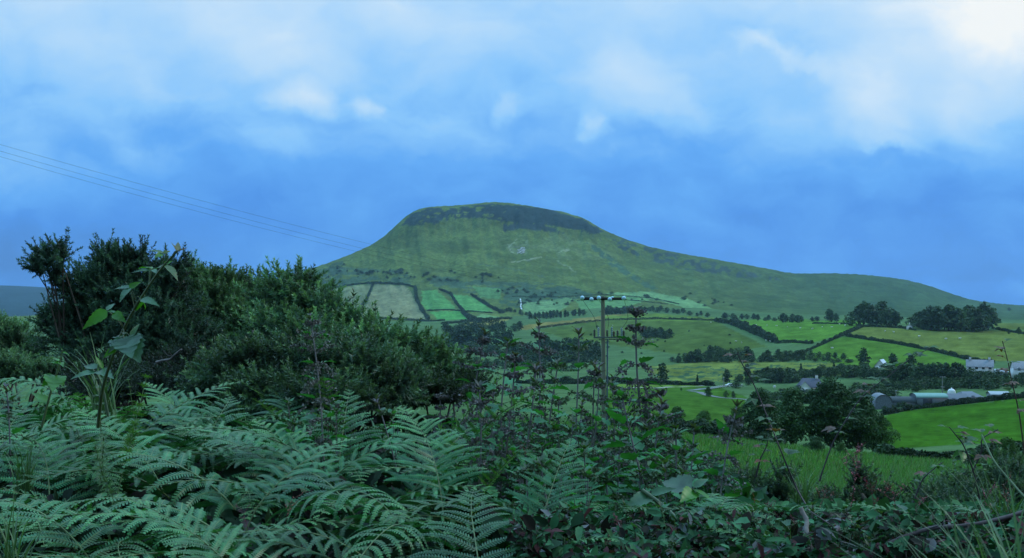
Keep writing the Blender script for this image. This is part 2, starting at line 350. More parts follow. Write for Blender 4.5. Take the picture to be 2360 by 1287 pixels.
def ground_at(u, v, Ymin=3.0, Ymax=1e9):
    """the first place beyond Ymin where the ground in direction u is seen at height v"""
    i = int(np.clip(np.searchsorted(U_ALL, u), 1, len(U_ALL)-1)); f_ = (u-U_ALL[i-1])/(U_ALL[i]-U_ALL[i-1]); f_ = min(max(f_, 0), 1)
    yy = Y_ALL[i-1]*(1-f_)+Y_ALL[i]*f_; vv = V_ALL[i-1]*(1-f_)+V_ALL[i]*f_
    k = np.where((yy >= Ymin) & (yy <= Ymax) & (vv <= v))[0]
    if len(k) == 0:
        k_ = np.where((yy >= Ymin) & (yy <= Ymax))[0]; j = k_[np.argmin(np.abs(vv[k_]-v))]; y = yy[j]; vq = vv[j]
    else:
        j = k[0]; y = yy[j]; vq = vv[j]
        if j > 0 and yy[j-1] >= Ymin and vv[j-1] > v:
            a = (vv[j-1]-v)/(vv[j-1]-vv[j]); y = yy[j-1]*(1-a)+yy[j]*a; vq = v
    return np.array([(u-UC)/F*y, y, -(vq-VH)/F*y])
def zground(x, y):
    u = UC + F*x/y
    i = int(np.clip(np.searchsorted(U_ALL, u), 1, len(U_ALL)-1)); v = np.interp(y, Y_ALL[i], V_ALL[i])
    return -(v-VH)/F*y

# colours of the ground itself: fields, heath, crags, scree; haze painted on the right ridge
def paint(U, V, Y, base):
    col = np.array(base)*np.ones(U.shape+(1,))
    wu = U + (fbm(U/9, V/5, 61, 3)-.5)*9; wv_ = V + (fbm(U/9, V/5, 71, 3)-.5)*6
    def fld(poly, c, y0=0, y1=1e9, nz_=0, raw=False):
        us_ = [p_[0] for p_ in poly]; m = (Y >= y0) & (Y <= y1) & (U > min(us_)-12) & (U < max(us_)+12)
        mm = np.zeros(U.shape, bool); mm[m] = inpoly((U if raw else wu)[m], (V if raw else wv_)[m], poly)
        if nz_: mm &= fbm(U/14, V/4.0, 81, 4) > nz_
        col[mm] = c
    return col, fld
colN, fN = paint(UN, VN, YN, (.085, .15, .06))
n_ = fbm(XN/60, YN/60, 14, 4)[..., None]
colN = colN*(.75+.5*n_)
def paintN():
    _, f0 = None, None
    fl = []
    def fld(poly, c, y0=0, y1=1e9): fl.append((poly, c, y0, y1))
    fld([(1180, 1300), (1180, 1000), (1400, 975), (1640, 985), (2000, 1040), (2200, 1062), (2500, 1062), (2500, 1300)], (.075, .20, .045), 9, 105)
    fld([(1390, 893), (1660, 893), (1720, 915), (1700, 975), (1380, 975)], (.05, .15, .045), 120, 420)
    fld([(1380, 872), (1640, 882), (1620, 893), (1380, 894)], (.10, .22, .08), 350, 480)
    fld([(2030, 962), (2100, 943), (2500, 905), (2500, 1045), (2040, 1045)], (.040, .145, .028), 140, 330)
    fld([(1470, 848), (1640, 832), (1960, 838), (1960, 865), (1700, 880), (1540, 878)], (.14, .23, .105), 420, 800)
    fld([(1240, 760), (1400, 737), (1560, 738), (1650, 742), (1770, 800), (1600, 822), (1500, 808), (1300, 780)], (.075, .155, .072), 700, 1500)
    fld([(1660, 742), (1740, 737), (1990, 739), (1985, 752), (1950, 770), (1870, 792), (1790, 790), (1750, 768)], (.085, .245, .07), 560, 1300)
    fld([(1985, 752), (2080, 757), (2250, 764), (2500, 760), (2500, 835), (2260, 832), (2130, 800), (1950, 770)], (.12, .20, .09), 430, 800)
    fld([(1945, 775), (2110, 800), (2250, 838), (2100, 862), (1850, 828), (1870, 805)], (.075, .205, .06), 430, 720)
    fld([(1195, 752), (1400, 727), (1480, 721), (1440, 733), (1240, 757), (1200, 760)], (.19, .22, .13), 1100, 1700)
    fld([(1380, 730), (1500, 722), (1680, 735), (1640, 742), (1400, 740)], (.11, .23, .085), 1000, 1600)
    fld([(1090, 740), (1180, 733), (1140, 752), (1060, 752)], (.20, .25, .13), 1100, 1700)
    fld([(2290, 745), (2500, 745), (2500, 760), (2290, 760)], (.11, .19, .09), 760, 1400)
    wu = UN + (fbm(UN/9, VN/5, 61, 3)-.5)*8; wv_ = VN + (fbm(UN/9, VN/5, 71, 3)-.5)*5
    for poly, c, y0, y1 in fl:
        m = (YN >= y0) & (YN <= y1); mm = np.zeros(UN.shape, bool); mm[m] = inpoly(wu[m], wv_[m], poly)
        t = fbm(UN/22, VN/7, 91, 4)[mm][:, None]
        colN[mm] = np.array(c)*np.array([1.05, .80, .42])*(.62+.76*t)
    # rushes in rough pasture
    m = inpoly(UN, VN, [(1470, 848), (1960, 836), (1960, 865), (1700, 880), (1540, 878)]) & (YN > 420) & (YN < 800) & (fbm(UN/16, VN/2.2, 95, 4) > .58); colN[m] = (.045, .095, .05)
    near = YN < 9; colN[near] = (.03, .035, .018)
paintN()
colM, fM = paint(UMt, VMt, YMt, (.088, .155, .066))
nm = fbm(UMt/40, VMt/18, 15, 5)[..., None]; nm2 = fbm(UMt/9, VMt/6, 16, 4)[..., None]
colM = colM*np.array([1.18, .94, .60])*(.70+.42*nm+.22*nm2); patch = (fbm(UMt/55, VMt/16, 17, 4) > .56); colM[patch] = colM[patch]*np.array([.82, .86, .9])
ridge_haze = np.clip((UMt-1380)/600, 0, 1)[..., None]; colM = colM*(1-ridge_haze*np.array([.5, .36, .05]))  # haze blue painted into the turf colour, growing towards the right
SP = np.concatenate([np.zeros((len(us), 1)), S_, np.ones((len(us), 4))], 1)
def pm(poly, c, thr=0, sc_=(14, 5), seed=81, mix=1.0):
    wu = UMt + (fbm(UMt/9, VMt/5, 61, 3)-.5)*10; wv_ = VMt + (fbm(UMt/9, VMt/5, 71, 3)-.5)*7
    mm = inpoly(wu, wv_, poly)
    if thr: mm &= fbm(UMt/sc_[0], VMt/sc_[1], seed, 4) > thr
    colM[mm] = colM[mm]*(1-mix)+np.array(c)*(.8+.4*nm2[mm])*mix
CR = (.030, .048, .050)
pm([(925, 520), (945, 495), (985, 480), (1060, 478), (1130, 470), (1200, 474), (1260, 482), (1340, 505), (1392, 535), (1370, 540), (1290, 520), (1160, 512), (1110, 502), (1040, 505), (990, 520)], CR, .38, (16, 6))
pm([(1155, 500), (1170, 477), (1240, 481), (1310, 496), (1350, 510), (1385, 530), (1330, 532), (1270, 520), (1200, 518)], CR, .24)
pm([(1155, 518), (1200, 515), (1260, 522), (1300, 538), (1260, 534), (1200, 527), (1165, 535)], (.04, .06, .06), .30)
pm([(1160, 545), (1250, 535), (1330, 545), (1440, 600), (1300, 600), (1190, 590), (1165, 575)], (.15, .20, .08), .5, (18, 8), 82, .6)
pm([(1168, 560), (1215, 556), (1215, 582), (1185, 584)], (.14, .18, .09), .5)
pm([(1400, 540), (1440, 552), (1520, 576), (1600, 595), (1720, 622), (1800, 645), (1700, 640), (1580, 622), (1480, 596), (1420, 570)], (.045, .07, .06), .53, (12, 7))
pm([(1350, 560), (1372, 566), (1460, 632), (1520, 668), (1490, 665), (1410, 615)], (.06, .11, .06), .40, (9, 9))
pm([(700, 632), (760, 615), (900, 622), (1010, 636), (1180, 648), (1300, 655), (1380, 680), (1250, 705), (1150, 690), (1000, 660), (900, 655), (780, 660), (730, 660)], (.062, .105, .058), .47, (24, 6))
pm([(1140, 660), (1340, 668), (1380, 690), (1320, 690), (1200, 712), (1150, 700)], (.055, .10, .055), .44, (20, 6))
pm([(690, 625), (720, 620), (790, 600), (800, 625), (760, 665), (700, 660)], (.05, .085, .05), .42, (16, 6))
B1 = (.205, .215, .11); B2 = (.10, .26, .075)
for poly, c in [([(775, 664), (856, 656), (836, 706), (812, 722), (770, 700)], (.17, .195, .095)), ([(864, 656), (935, 659), (957, 690), (985, 738), (830, 730), (818, 722), (840, 706)], B1),
                ([(970, 669), (1010, 670), (1052, 714), (985, 716), (972, 700)], B2), ([(1036, 679), (1086, 682), (1140, 718), (1068, 720)], B2), ([(988, 719), (1066, 717), (1086, 740), (1020, 746)], (.09, .285, .07)),
                ([(1070, 742), (1110, 724), (1175, 735), (1150, 745)], (.15, .27, .11)), ([(1206, 698), (1320, 686), (1312, 704), (1290, 718), (1208, 728)], (.135, .235, .10)),
                ([(1325, 692), (1420, 682), (1500, 690), (1420, 716), (1340, 716)], (.12, .245, .09)), ([(1395, 676), (1500, 672), (1590, 690), (1650, 716), (1600, 714), (1520, 694), (1440, 684)], (.15, .27, .11)),
                ([(1090, 660), (1160, 668), (1150, 690), (1110, 686)], (.10, .21, .075))]:
    pm(poly, c)
def track(pts, wd, c):                                           # worn paths and sheep tracks
    for (a, b) in zip(pts[:-1], pts[1:]):
        d = np.hypot(b[0]-a[0], b[1]-a[1]); nx, ny = -(b[1]-a[1])/d*wd, (b[0]-a[0])/d*wd
        pm([(a[0]+nx, a[1]+ny), (b[0]+nx, b[1]+ny), (b[0]-nx, b[1]-ny), (a[0]-nx, a[1]-ny)], c)
track([(1180, 604), (1215, 600), (1250, 593)], 1.3, (.26, .29, .18)); track([(1285, 583), (1312, 575)], 1.2, (.24, .27, .16))
track([(1190, 552), (1172, 572), (1182, 584)], 1.2, (.23, .27, .17)); track([(1285, 600), (1330, 630)], 1.0, (.2, .25, .13)); track([(1100, 608), (1180, 620), (1260, 640)], 1.0, (.09, .14, .07))

gmat = ground_mat('valley_turf', (.05, .6, 8), (.22, .18, .25), .25, 2.2)
mmat = ground_mat('mountain_turf', (.012, .05, .22, .7), (.22, .24, .28, .22), 6, .06)
nn = len(us)*len(Ys)
Vg = np.stack([XN, YN, ZN], -1).reshape(-1, 3); cg = colN.reshape(-1, 3); Fg = [grid_quads(len(us), len(Ys))]
# ground behind and under the camera
xa = np.linspace(-25, 25, 40); ya = np.linspace(-25, .58, 24); XA, YA = np.meshgrid(xa, ya, indexing='ij')
ZA = -.78-.15*np.clip(-YA/10, 0, 2)+(fbm(XA/3, YA/3, 4, 3)-.5)*.1
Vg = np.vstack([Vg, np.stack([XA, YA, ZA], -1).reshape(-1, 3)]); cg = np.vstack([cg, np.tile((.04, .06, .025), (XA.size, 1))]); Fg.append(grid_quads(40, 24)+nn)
tag(link('ground', mesh_from('ground', Vg, [np.concatenate(Fg)], cg, [gmat], smooth=True)), 'rolling green valley floor of fields below the mountain', 'ground', kind='structure')
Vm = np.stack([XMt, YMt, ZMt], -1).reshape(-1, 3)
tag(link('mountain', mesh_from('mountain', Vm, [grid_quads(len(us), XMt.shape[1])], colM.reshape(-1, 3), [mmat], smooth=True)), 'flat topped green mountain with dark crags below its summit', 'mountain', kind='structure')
# the farther hill at the left edge
hu = np.arange(-2600, 1100, 20.0); hv = np.interp(hu, [-2600, -1200, -400, 0, 70, 130, 300, 500, 700, 1100], [690, 650, 654, 658, 660, 665, 677, 697, 715, 735]) + (fbm(hu/60, hu*0, 8, 4)-.5)*4
hs_ = np.linspace(0, 1, 30); HY = 3600+2600*hs_[None]+0*hu[:, None]; HV = 736+(hv[:, None]-736)*(hs_[None]**.85); HX = (hu[:, None]-UC)/F*HY; HZ = -(HV-VH)/F*HY
HX = np.concatenate([HX, HX[:, -1:]*1.2], 1); HY = np.concatenate([HY, HY[:, -1:]*1.2], 1); HZ = np.concatenate([HZ, HZ[:, -1:]-120], 1)
hc = np.array((.022, .042, .05))*(.7+.6*fbm(HX/300, HY/300, 6, 4)[..., None])
tag(link('distant_hill', mesh_from('distant_hill', np.stack([HX, HY, HZ], -1).reshape(-1, 3), [grid_quads(len(hu), 31)], hc.reshape(-1, 3), [mmat], smooth=True)), 'far blue hill on the left horizon', 'hill', kind='structure')

# the air
HAZE = .000055
m, nt_, N_, L_ = newmat('haze'); pv = N_.new('ShaderNodeVolumePrincipled'); ou = N_.new('ShaderNodeOutputMaterial')
pv.inputs['Color'].default_value = (.50, .76, 1, 1); pv.inputs['Density'].default_value = HAZE; pv.inputs['Anisotropy'].default_value = .2
L_.new(pv.outputs[0], ou.inputs['Volume'])
hb = MB(); hb.box((0, 3250, 130), (16000, 7900, 640)); ho = link('haze', hb.mesh('haze', [m])); tag(ho, 'thin blue evening haze filling the valley air', 'haze', kind='stuff')
# ------------------------------------------------------------------ plant materials
M_TREE = leaf_mat('tree_leaves', .6, .15, .15, .18, .5)
M_HEDGE = leaf_mat('hedge_leaves', .65, .12, .12, .15, .4)
M_BARK = solid_mat('bark', .85, .2, nscale=6, amt=.4, bump=.4, stretch=(1, 1, .3))
M_UG = leaf_mat('undergrowth_leaf', .75, .12, .12, .1, 25)
M_FERN = leaf_mat('fern_leaf', .38, .2, .36, .42, 22)
M_STALK = leaf_mat('green_stalk', .5, 0, .4, .15, 30)
M_NETTLE = leaf_mat('nettle_leaf', .5, .28, .28, .14, 35, (1.1, 1.5, .3))
M_FLOWER = leaf_mat('nettle_flower', .7, .1, .3, .12, 60)
M_BRAMBLE = leaf_mat('bramble_leaf', .38, .36, .36, .12, 40, (1.15, 1.6, .25))
M_GORSE = leaf_mat('gorse_spines', .45, .22, .4, .08, 3.0)
M_WOOD = solid_mat('dry_wood', .8, .3, nscale=14, amt=.45, bump=.5, stretch=(1, 1, .25))
M_RED = leaf_mat('red_herb', .5, .25, .4, .2, 30, (1.4, .7, .5))
M_GRASS = leaf_mat('grass_blade', .5, .3, .4, .1, 1.5)

def rnd(seed): return np.random.default_rng(seed)
def unit(a): return a/(np.linalg.norm(a, axis=-1, keepdims=True)+1e-12)

def cards(r, pts, nrm, size, asp=.55, jit=.9):
    """leaf-shaped kites at pts, facing roughly along nrm"""
    n = len(pts); nr = unit(nrm+r.normal(0, jit, (n, 3))); a = unit(np.cross(nr, r.normal(0, 1, (n, 3)))); b = np.cross(nr, a)
    s = np.broadcast_to(size, (n,))[:, None]
    V = np.stack([pts-a*s, pts-b*s*asp+nr*s*.12, pts+a*s, pts+b*s*asp+nr*s*.12], 1)
    return V.reshape(-1, 3), np.arange(4*n).reshape(-1, 4)

def leafcards(r, pts, nrm, size, asp=.5, jit=.8):
    """oval leaves folded along the midrib: returns verts, quads, triangles"""
    n = len(pts); nr = unit(nrm+r.normal(0, jit, (n, 3))); a = unit(np.cross(nr, r.normal(0, 1, (n, 3)))); b = np.cross(nr, a); s = np.broadcast_to(size, (n,))[:, None]; w_ = s*asp*r.uniform(.7, 1.3, (n, 1)); fo = s*r.uniform(.05, .3, (n, 1)); dr = s*r.uniform(0, .5, (n, 1))
    V = np.stack([pts-a*s, pts, pts+a*s-nr*dr, pts-a*s*.4-b*w_*.85+nr*fo, pts+a*s*.4-b*w_*.8+nr*(fo*.8-dr*.4), pts-a*s*.4+b*w_*.85+nr*fo, pts+a*s*.4+b*w_*.8+nr*(fo*.8-dr*.4)], 1).reshape(-1, 3)
    k = np.arange(n)[:, None]*7
    return V, np.concatenate([k+np.array([[0, 3, 4, 1]]), k+np.array([[0, 1, 6, 5]])]), np.concatenate([k+np.array([[1, 4, 2]]), k+np.array([[1, 2, 6]])])
# ------------------------------------------------------------------ trees
def crown(r, lobes, n, size, col):
    """lobes: (centre, radii); leaves spread through the outer part of each lobe"""
    P_, N_, Cc = [], [], []
    vol = np.array([np.prod(l[1])**.67 for l in lobes]); cnt = (n*vol/vol.sum()).astype(int)+3
    for (c, rad), k in zip(lobes, cnt):
        d = unit(r.normal(0, 1, (k, 3))); d[:, 2] = np.where(d[:, 2] < -.45, -d[:, 2]*.6, d[:, 2])
        rr = r.uniform(.55, 1.08, (k, 1))**.7
        clump = (fbm(d[:, 0]*3+c[0]*5, d[:, 1]*3+d[:, 2]*2.3+c[2]*5, 3, 2)-.5)[:, None]
        P_.append(np.array(c)+d*np.array(rad)*(rr+clump*.35)); N_.append(d)
        Cc.append(np.array(col)*(.72+.55*r.random((k, 1)))*(.8+.9*(clump+.25)))
    P_ = np.concatenate(P_); N_ = np.concatenate(N_); Cc = np.concatenate(Cc)
    V, Q = cards(r, P_, N_, size*r.uniform(.6, 1.3, len(P_)), .6)
    return V, Q, np.repeat(np.clip(Cc, .006, 1), 4, 0)
def tree_mesh(seed, n=520, size=.55, form='round', col=(.045, .085, .032), trunk_h=.16):
    """a tree 10 m tall; returns trunk and crown builders"""
    r = rnd(seed); tk = MB(); cr_ = MB(); lobes = []
    if form == 'round': k, wd, zlo, zhi = 12, 3.7, 1.3, 8.6
    elif form == 'tall': k, wd, zlo, zhi = 11, 2.5, 1.3, 9.0
    elif form == 'bush': k, wd, zlo, zhi = 11, 5.2, .6, 7.6
    else: k, wd, zlo, zhi = 8, 2.0, 2.2, 8.8
    for i in range(k):
        z = zlo+(zhi-zlo)*((i+.3*r.random())/k); q = (z-zlo)/(zhi-zlo)
        w_ = wd*(math.sin(math.pi*min(max(.18+.72*q, 0), 1))**.75) if form != 'cone' else wd*(1.1-q)
        a = i*2.4+r.random(); rr = w_*.55*r.uniform(.55, 1.05)
        lobes.append(((math.cos(a)*rr, math.sin(a)*rr, z), np.array([w_*.55, w_*.55, 1.45])*r.uniform(.8, 1.15)))
    lobes.append(((0, 0, zhi-.3), np.array([wd*.42, wd*.42, 1.6]))); lobes.append(((0, 0, (zlo+zhi)/2), np.array([wd*.5, wd*.5, (zhi-zlo)*.34])))
    V, Q, c = crown(r, lobes, n, size, col); cr_.add(V, Q, c)
    bc = (.06, .05, .04); z = np.linspace(-.6, zhi-.5, 7); px = np.cumsum(r.normal(0, .12, 7)); py = np.cumsum(r.normal(0, .12, 7))
    tk.tube(np.stack([px, py, z], 1), np.linspace(.34, .06, 7), 6, bc)
    for i in range(5):
        c0 = np.array(lobes[i][0]); s0 = np.array([px[2], py[2], z[2]+i*.5])
        tk.tube([s0, s0*.5+c0*.5+np.array([0, 0, -.2]), c0], [.15, .1, .04], 5, bc)
    return tk, cr_
def tree_proto(kind, seed, n, size, form, col):
    """a tree that is not shown: its meshes are shared by the copies"""
    tk, cr_ = tree_mesh(seed, n, size, form, col)
    return tk.mesh(kind+'_trunk', [M_BARK]), cr_.mesh(kind+'_crown', [M_TREE])
FAR = {f: [tree_proto('tree', 100+i*7+j, 420, .62, f, c_) for i, c_ in enumerate(cs) for j in range(2)] for f, cs in {
    'round': [(.040, .078, .036), (.050, .095, .040), (.034, .066, .034)], 'tall': [(.038, .074, .036), (.046, .086, .036)], 'bush': [(.042, .082, .038), (.055, .10, .042)], 'cone': [(.030, .062, .034), (.038, .078, .034)]}.items()}
BIG = {f: [tree_proto('near_tree', 200+i, 9000, .20, f, c_) for i, c_ in enumerate(cs)] for f, cs in {
    'round': [(.044, .092, .040), (.050, .104, .042)], 'bush': [(.048, .10, .046), (.07, .14, .045)]}.items()}
NTREE = 0
ORD = ['first', 'second', 'third', 'fourth', 'fifth', 'sixth', 'seventh', 'eighth', 'ninth', 'tenth', 'eleventh', 'twelfth']
def plant_tree(name, label, cat, u, v, hpx, form='round', group=None, Ymin=100, Ymax=1e9, wide=1.0, lib=None, r=None, sink=.3):
    global NTREE
    r = r or rnd(NTREE); NTREE += 1
    p = ground_at(u, v, Ymin, Ymax); h = hpx*p[1]/F/9.7
    tm, cm = (lib or FAR)[form][int(r.integers(len((lib or FAR)[form])))]
    t = thing(name, label, cat, p-np.array([0, 0, sink*h]), group, r.uniform(0, 6.28), (h*wide, h*wide, h))
    link('trunk', tm, t); link('crown', cm, t); return t
def grove(name, label, group, cat, line, n, hpx, form=('round',), Ymin=100, Ymax=1e9, wide=(.9, 1.25), dv=3, seed=0, ordinal=False):
    """trees along a base line of plate points; label may hold {n} for which from the left"""
    r = rnd(seed+500); line = np.array(line, float); us_ = np.interp((np.arange(n)+.5)/n, np.linspace(0, 1, len(line)), line[:, 0])
    us_ = np.sort(us_+r.normal(0, (line[-1, 0]-line[0, 0])/n*.25, n))
    for i, u in enumerate(us_):
        v = np.interp(u, line[:, 0], line[:, 1])+r.uniform(-dv, dv*.3); hh = hpx*r.uniform(.75, 1.15) if not hasattr(hpx, '__len__') else np.interp(u, line[:, 0], hpx)*r.uniform(.82, 1.1)
        lab = label.format(n=ORD[i] if i < 12 else '', last=ORD[n-1-i] if n-1-i < 12 else '')
        plant_tree(name, lab, cat, u, v, hh, form[int(r.integers(len(form)))], group, Ymin, Ymax, r.uniform(*wide), r=r)

# ------------------------------------------------------------------ hedges: one leafy band along a line of plate points
def hedge(label, pts, hpx, wpx=None, Ymin=100, Ymax=1e9, seed=0, col=(.034, .064, .032), dens=1.0, group='hedges between the fields', name='hedge', gap=0.0):
    r = rnd(seed+900); pts = np.array(pts, float); seg = np.hypot(*np.diff(pts, axis=0).T); cum = np.concatenate([[0], np.cumsum(seg)])
    n = max(10, int(cum[-1]/2.2)); q = np.linspace(0, cum[-1], n)
    u = np.interp(q, cum, pts[:, 0]); v = np.interp(q, cum, pts[:, 1])
    g = np.array([ground_at(a, b, Ymin, Ymax) for a, b in zip(u, v)]); hgt = np.asarray(np.interp(np.linspace(0, 1, n), np.linspace(0, 1, np.size(hpx)), np.atleast_1d(hpx)))*g[:, 1]/F
    keep = np.concatenate([[True], np.linalg.norm(np.diff(g, axis=0), axis=1) < g[1:, 1]*.25])
    d = np.concatenate([[0], np.cumsum(np.linalg.norm(np.diff(g, axis=0), axis=1)*keep[1:])]); Lt = d[-1]
    hm = hgt.mean(); ls = hm*.16; k = int(min(14000, max(260, Lt/hm*150*dens)))
    t = r.uniform(0, Lt, k); c = np.stack([np.interp(t, d, g[:, i]) for i in range(3)], 1); hh = np.interp(t, d, hgt)*(.38+1.2*fbm(t/hm*.45, t*0, seed, 3))
    if gap: kp = fbm(t/hm*.35, t*0+3, seed+5, 2) > gap; t, c, hh = t[kp], c[kp], hh[kp]; k = len(t)
    ang = r.uniform(0, 2*math.pi, k); rad = r.uniform(.45, 1, k)**.6
    off = np.stack([np.cos(ang)*rad*hh*.62, np.sin(ang)*rad*hh*.62*r.choice([-1, 1], k), np.abs(np.sin(ang*1.7+1))*rad*hh], 1)
    off[:, 2] = hh*r.uniform(-.06, 1, k)**.8 if True else 0
    off = np.nan_to_num(off); wz = np.sqrt(np.clip(1-(off[:, 2]/(hh+1e-6))**2, .08, 1)); off[:, 0] *= wz; off[:, 1] *= wz
    V, Q = cards(r, c+off, unit(off-np.array([0, 0, .2])*hh[:, None]), ls*r.uniform(.6, 1.5, k), .6)
    cc = np.array(col)*(.7+.6*r.random((k, 1)))*(.65+.7*fbm(t/hm, off[:, 2]/hm*2, seed+3, 3))[:, None]
    org = g[n//2]; me = mesh_from(name, V-org, [Q], np.repeat(cc, 4, 0), [M_HEDGE])
    return tag(link(name, me, loc=org), label, 'hedge', group)

# ------------------------------------------------------------------ leaves
def leaf(L_, W, n=7, serr=.0, fold=.25, droop=.5, tipp=1.6, base=.28):
    """one leaf along +X from the origin, upper side +Z; returns verts and quads"""
    q = np.linspace(0, 1, n); w_ = W*.5*np.clip(np.sin(np.pi*np.clip(q, 0, 1)**.62)**.85, 0.02, 1)*(1-.35*q**tipp)
    w_[-1] = W*.01; w_[0] = W*.06
    if serr: w_ = w_*(1+serr*np.where(np.arange(n) % 2 == 0, -1, 1)); w_[0] = W*.06; w_[-1] = W*.01
    ang = -droop*q; dx = np.cos(ang)*L_/(n-1); dz = np.sin(ang)*L_/(n-1)
    x = np.concatenate([[0], np.cumsum(dx)[:-1]]); z = np.concatenate([[0], np.cumsum(dz)[:-1]])
    ripple = .035*L_*np.sin(q*26)*np.sin(np.pi*q)
    Lf = np.stack([x+w_*(.18 if serr else 0)*np.where(np.arange(n) % 2 == 0, -1, 1), w_*math.cos(fold), z+w_*math.sin(fold)+ripple*.3], 1)
    Rt = Lf*np.array([1, -1, 1]); Md = np.stack([x, 0*x, z], 1)
    V = np.stack([Lf, Md, Rt], 1).reshape(-1, 3); i = np.arange(n-1)[:, None]*3
    Q = np.concatenate([np.concatenate([i, i+1, i+4, i+3], 1), np.concatenate([i+1, i+2, i+5, i+4], 1)])
    return V, Q
def orient(V, o, x, up):
    x = unit(np.asarray(x, float)); y = unit(np.cross(up, x)); z = np.cross(x, y)
    return np.asarray(o)+V[:, :1]*x+V[:, 1:2]*y+V[:, 2:3]*z

# ------------------------------------------------------------------ bracken
def frond_mesh(seed, L_=.62, stipe=.50, npair=16, lean=22, arch=95, young=0.0, droop=.9, wid=.36, roll=0.0):
    """a bracken frond rooted at the origin, heading +Y; returns stalk and blade builders and the blade's middle"""
    r = rnd(seed); st = MB(); bl = MB()
    ns = 60; tot = stipe+L_; s = np.linspace(0, tot, ns); fb = np.clip((s-stipe)/L_, 0, 1); fs = np.clip(s/stipe, 0, 1)
    th = R(6)+R(lean)*fs**2+R(arch-lean)*(fb**.8); yaw = R(roll)*fb+.15*np.sin(fb*3+seed)
    d = np.stack([np.sin(th)*np.sin(yaw), np.sin(th)*np.cos(yaw), np.cos(th)], 1); pts = np.concatenate([[[0, 0, 0]], np.cumsum((d[1:]+d[:-1])*.5*(tot/(ns-1)), 0)])
    g1 = np.array((.085, .13, .045)); g2 = np.array((.12, .18, .055))
    full = np.vstack([[[0, -.03, -.7]], pts]); dd = np.concatenate([[0], np.clip((s-stipe*.6)/(tot-stipe*.6), 0, 1)])
    st.tube(full, np.concatenate([[.0055], .0048-.0038*(s/tot)]), 5, g1*(1-dd[:, None])+g2*dd[:, None])
    base = np.array((.030, .145, .056))*(1-young)+np.array((.11, .22, .05))*young
    tt = 1-(1-np.linspace(0, .985, npair))**1.18
    for i, t in enumerate(tt):
        l_ = wid*L_*((1-t)**.85)*(1.0 if t > .12 else .86)*r.uniform(.93, 1.07)+.008
        k = np.interp(stipe+t*L_, s, np.arange(ns)); k0 = int(min(k, ns-2)); p0 = pts[k0]+(pts[k0+1]-pts[k0])*(k-k0); T = unit(d[k0])
        S = unit(np.cross(T, np.array([0, 0, 1.]))) if abs(T[2]) < .97 else np.array([1., 0, 0]); Nn = np.cross(S, T)
        if Nn[2] < 0: Nn = -Nn
        for sd in (-1, 1):
            a = R(72-22*t)+r.normal(0, .06); D = unit(math.cos(a)*T+sd*math.sin(a)*S+Nn*(.22+.1*r.normal())); m_ = max(4, int(l_/.0088)); seg = l_/m_
            p = p0+T*r.normal(0, .003); PP = [p]; DD = []
            dr = droop*(1-young*.8)*r.uniform(.8, 1.2)*seg/ max(l_, .05)*1.5
            for j in range(m_):
                D = unit(D+np.array([0, 0, -1.])*dr*(.35+j/m_)*(.35+.65*l_/(wid*L_))-T*.0+T*seg*.6); DD.append(D); p = p+D*seg; PP.append(p)
            PP = np.array(PP); DD = np.array(DD); q = (np.arange(m_)+.5)/m_
            if young > .3:                                  # tips still rolled up
                pass
            side = unit(np.cross(DD, Nn)); up = np.cross(side, DD)
            pl = (.0158*(1-q)**.55*(l_/(wid*L_))**.35*(L_/.62)+.0022)*(1-.45*young)*r.uniform(.85, 1.15, m_)
            pl *= np.where(q < .08, .7, 1)
            yt = min(1, .55*t**1.4+.25*young); c_ = (base*(1-yt)+np.array((.13, .30, .055))*yt)*(.72+.5*r.random())*(1+.25*q[:, None])
            c_ = c_*(.88+.24*r.random((m_, 1)))
            for s2 in (-1, 1):
                tipd = unit(side*s2*.93+DD*.36-up*(.10+.5*young)); b0 = PP[:-1]+DD*seg*.04; b1 = PP[:-1]+DD*seg*.96
                mid = PP[:-1]+DD*seg*.5
                t1 = mid+tipd*pl[:, None]+DD*seg*.30; t0 = mid+tipd*pl[:, None]-DD*seg*.12
                V = np.stack([b0, b1, t1, t0], 1).reshape(-1, 3); bl.add(V, np.arange(4*m_).reshape(-1, 4), np.repeat(c_, 4, 0))
            w_ = (.0011*(1-.7*np.linspace(0, 1, m_+1)))[:, None]; sd3 = np.vstack([side, side[-1:]]); u3 = np.vstack([up, up[-1:]])
            V = np.stack([PP-sd3*w_+u3*.0011, PP+sd3*w_+u3*.0011], 1).reshape(-1, 3); ii = np.arange(m_)[:, None]*2
            bl.add(V, np.concatenate([ii, ii+1, ii+3, ii+2], 1), g2*1.05)
    kk = int(ns*(stipe+L_*.45)/tot)
    return st, bl, pts[kk], pts[-1]
FROND = []
for i, kw in enumerate([dict(lean=25, arch=96), dict(lean=18, arch=104, wid=.40), dict(lean=30, arch=92, wid=.34, roll=25), dict(lean=20, arch=112, droop=1.3), dict(lean=35, arch=100, roll=-25, droop=1.2, wid=.38),
                         dict(lean=12, arch=66, young=.55, wid=.30, droop=.3), dict(lean=28, arch=88, wid=.42, droop=.6), dict(lean=24, arch=100, L_=.50, npair=14), dict(lean=10, arch=50, young=.8, wid=.26, droop=.2, L_=.42, npair=15), dict(lean=40, arch=118, droop=1.5, wid=.36),
                         dict(lean=16, arch=108, wid=.44, droop=.5, roll=14), dict(lean=26, arch=90, wid=.40, droop=1.7, L_=.7, npair=18),
                         dict(lean=36, arch=66, wid=.46, droop=.55, npair=17), dict(lean=44, arch=76, wid=.44, droop=.8, roll=20), dict(lean=30, arch=58, wid=.43, droop=.5, roll=-20, npair=17)]):
    st, bl, mid, tip = frond_mesh(40+i, **kw)
    FROND.append((st.mesh('frond_stalk', [M_STALK]), bl.mesh('frond_blade', [M_FERN]), mid, tip))
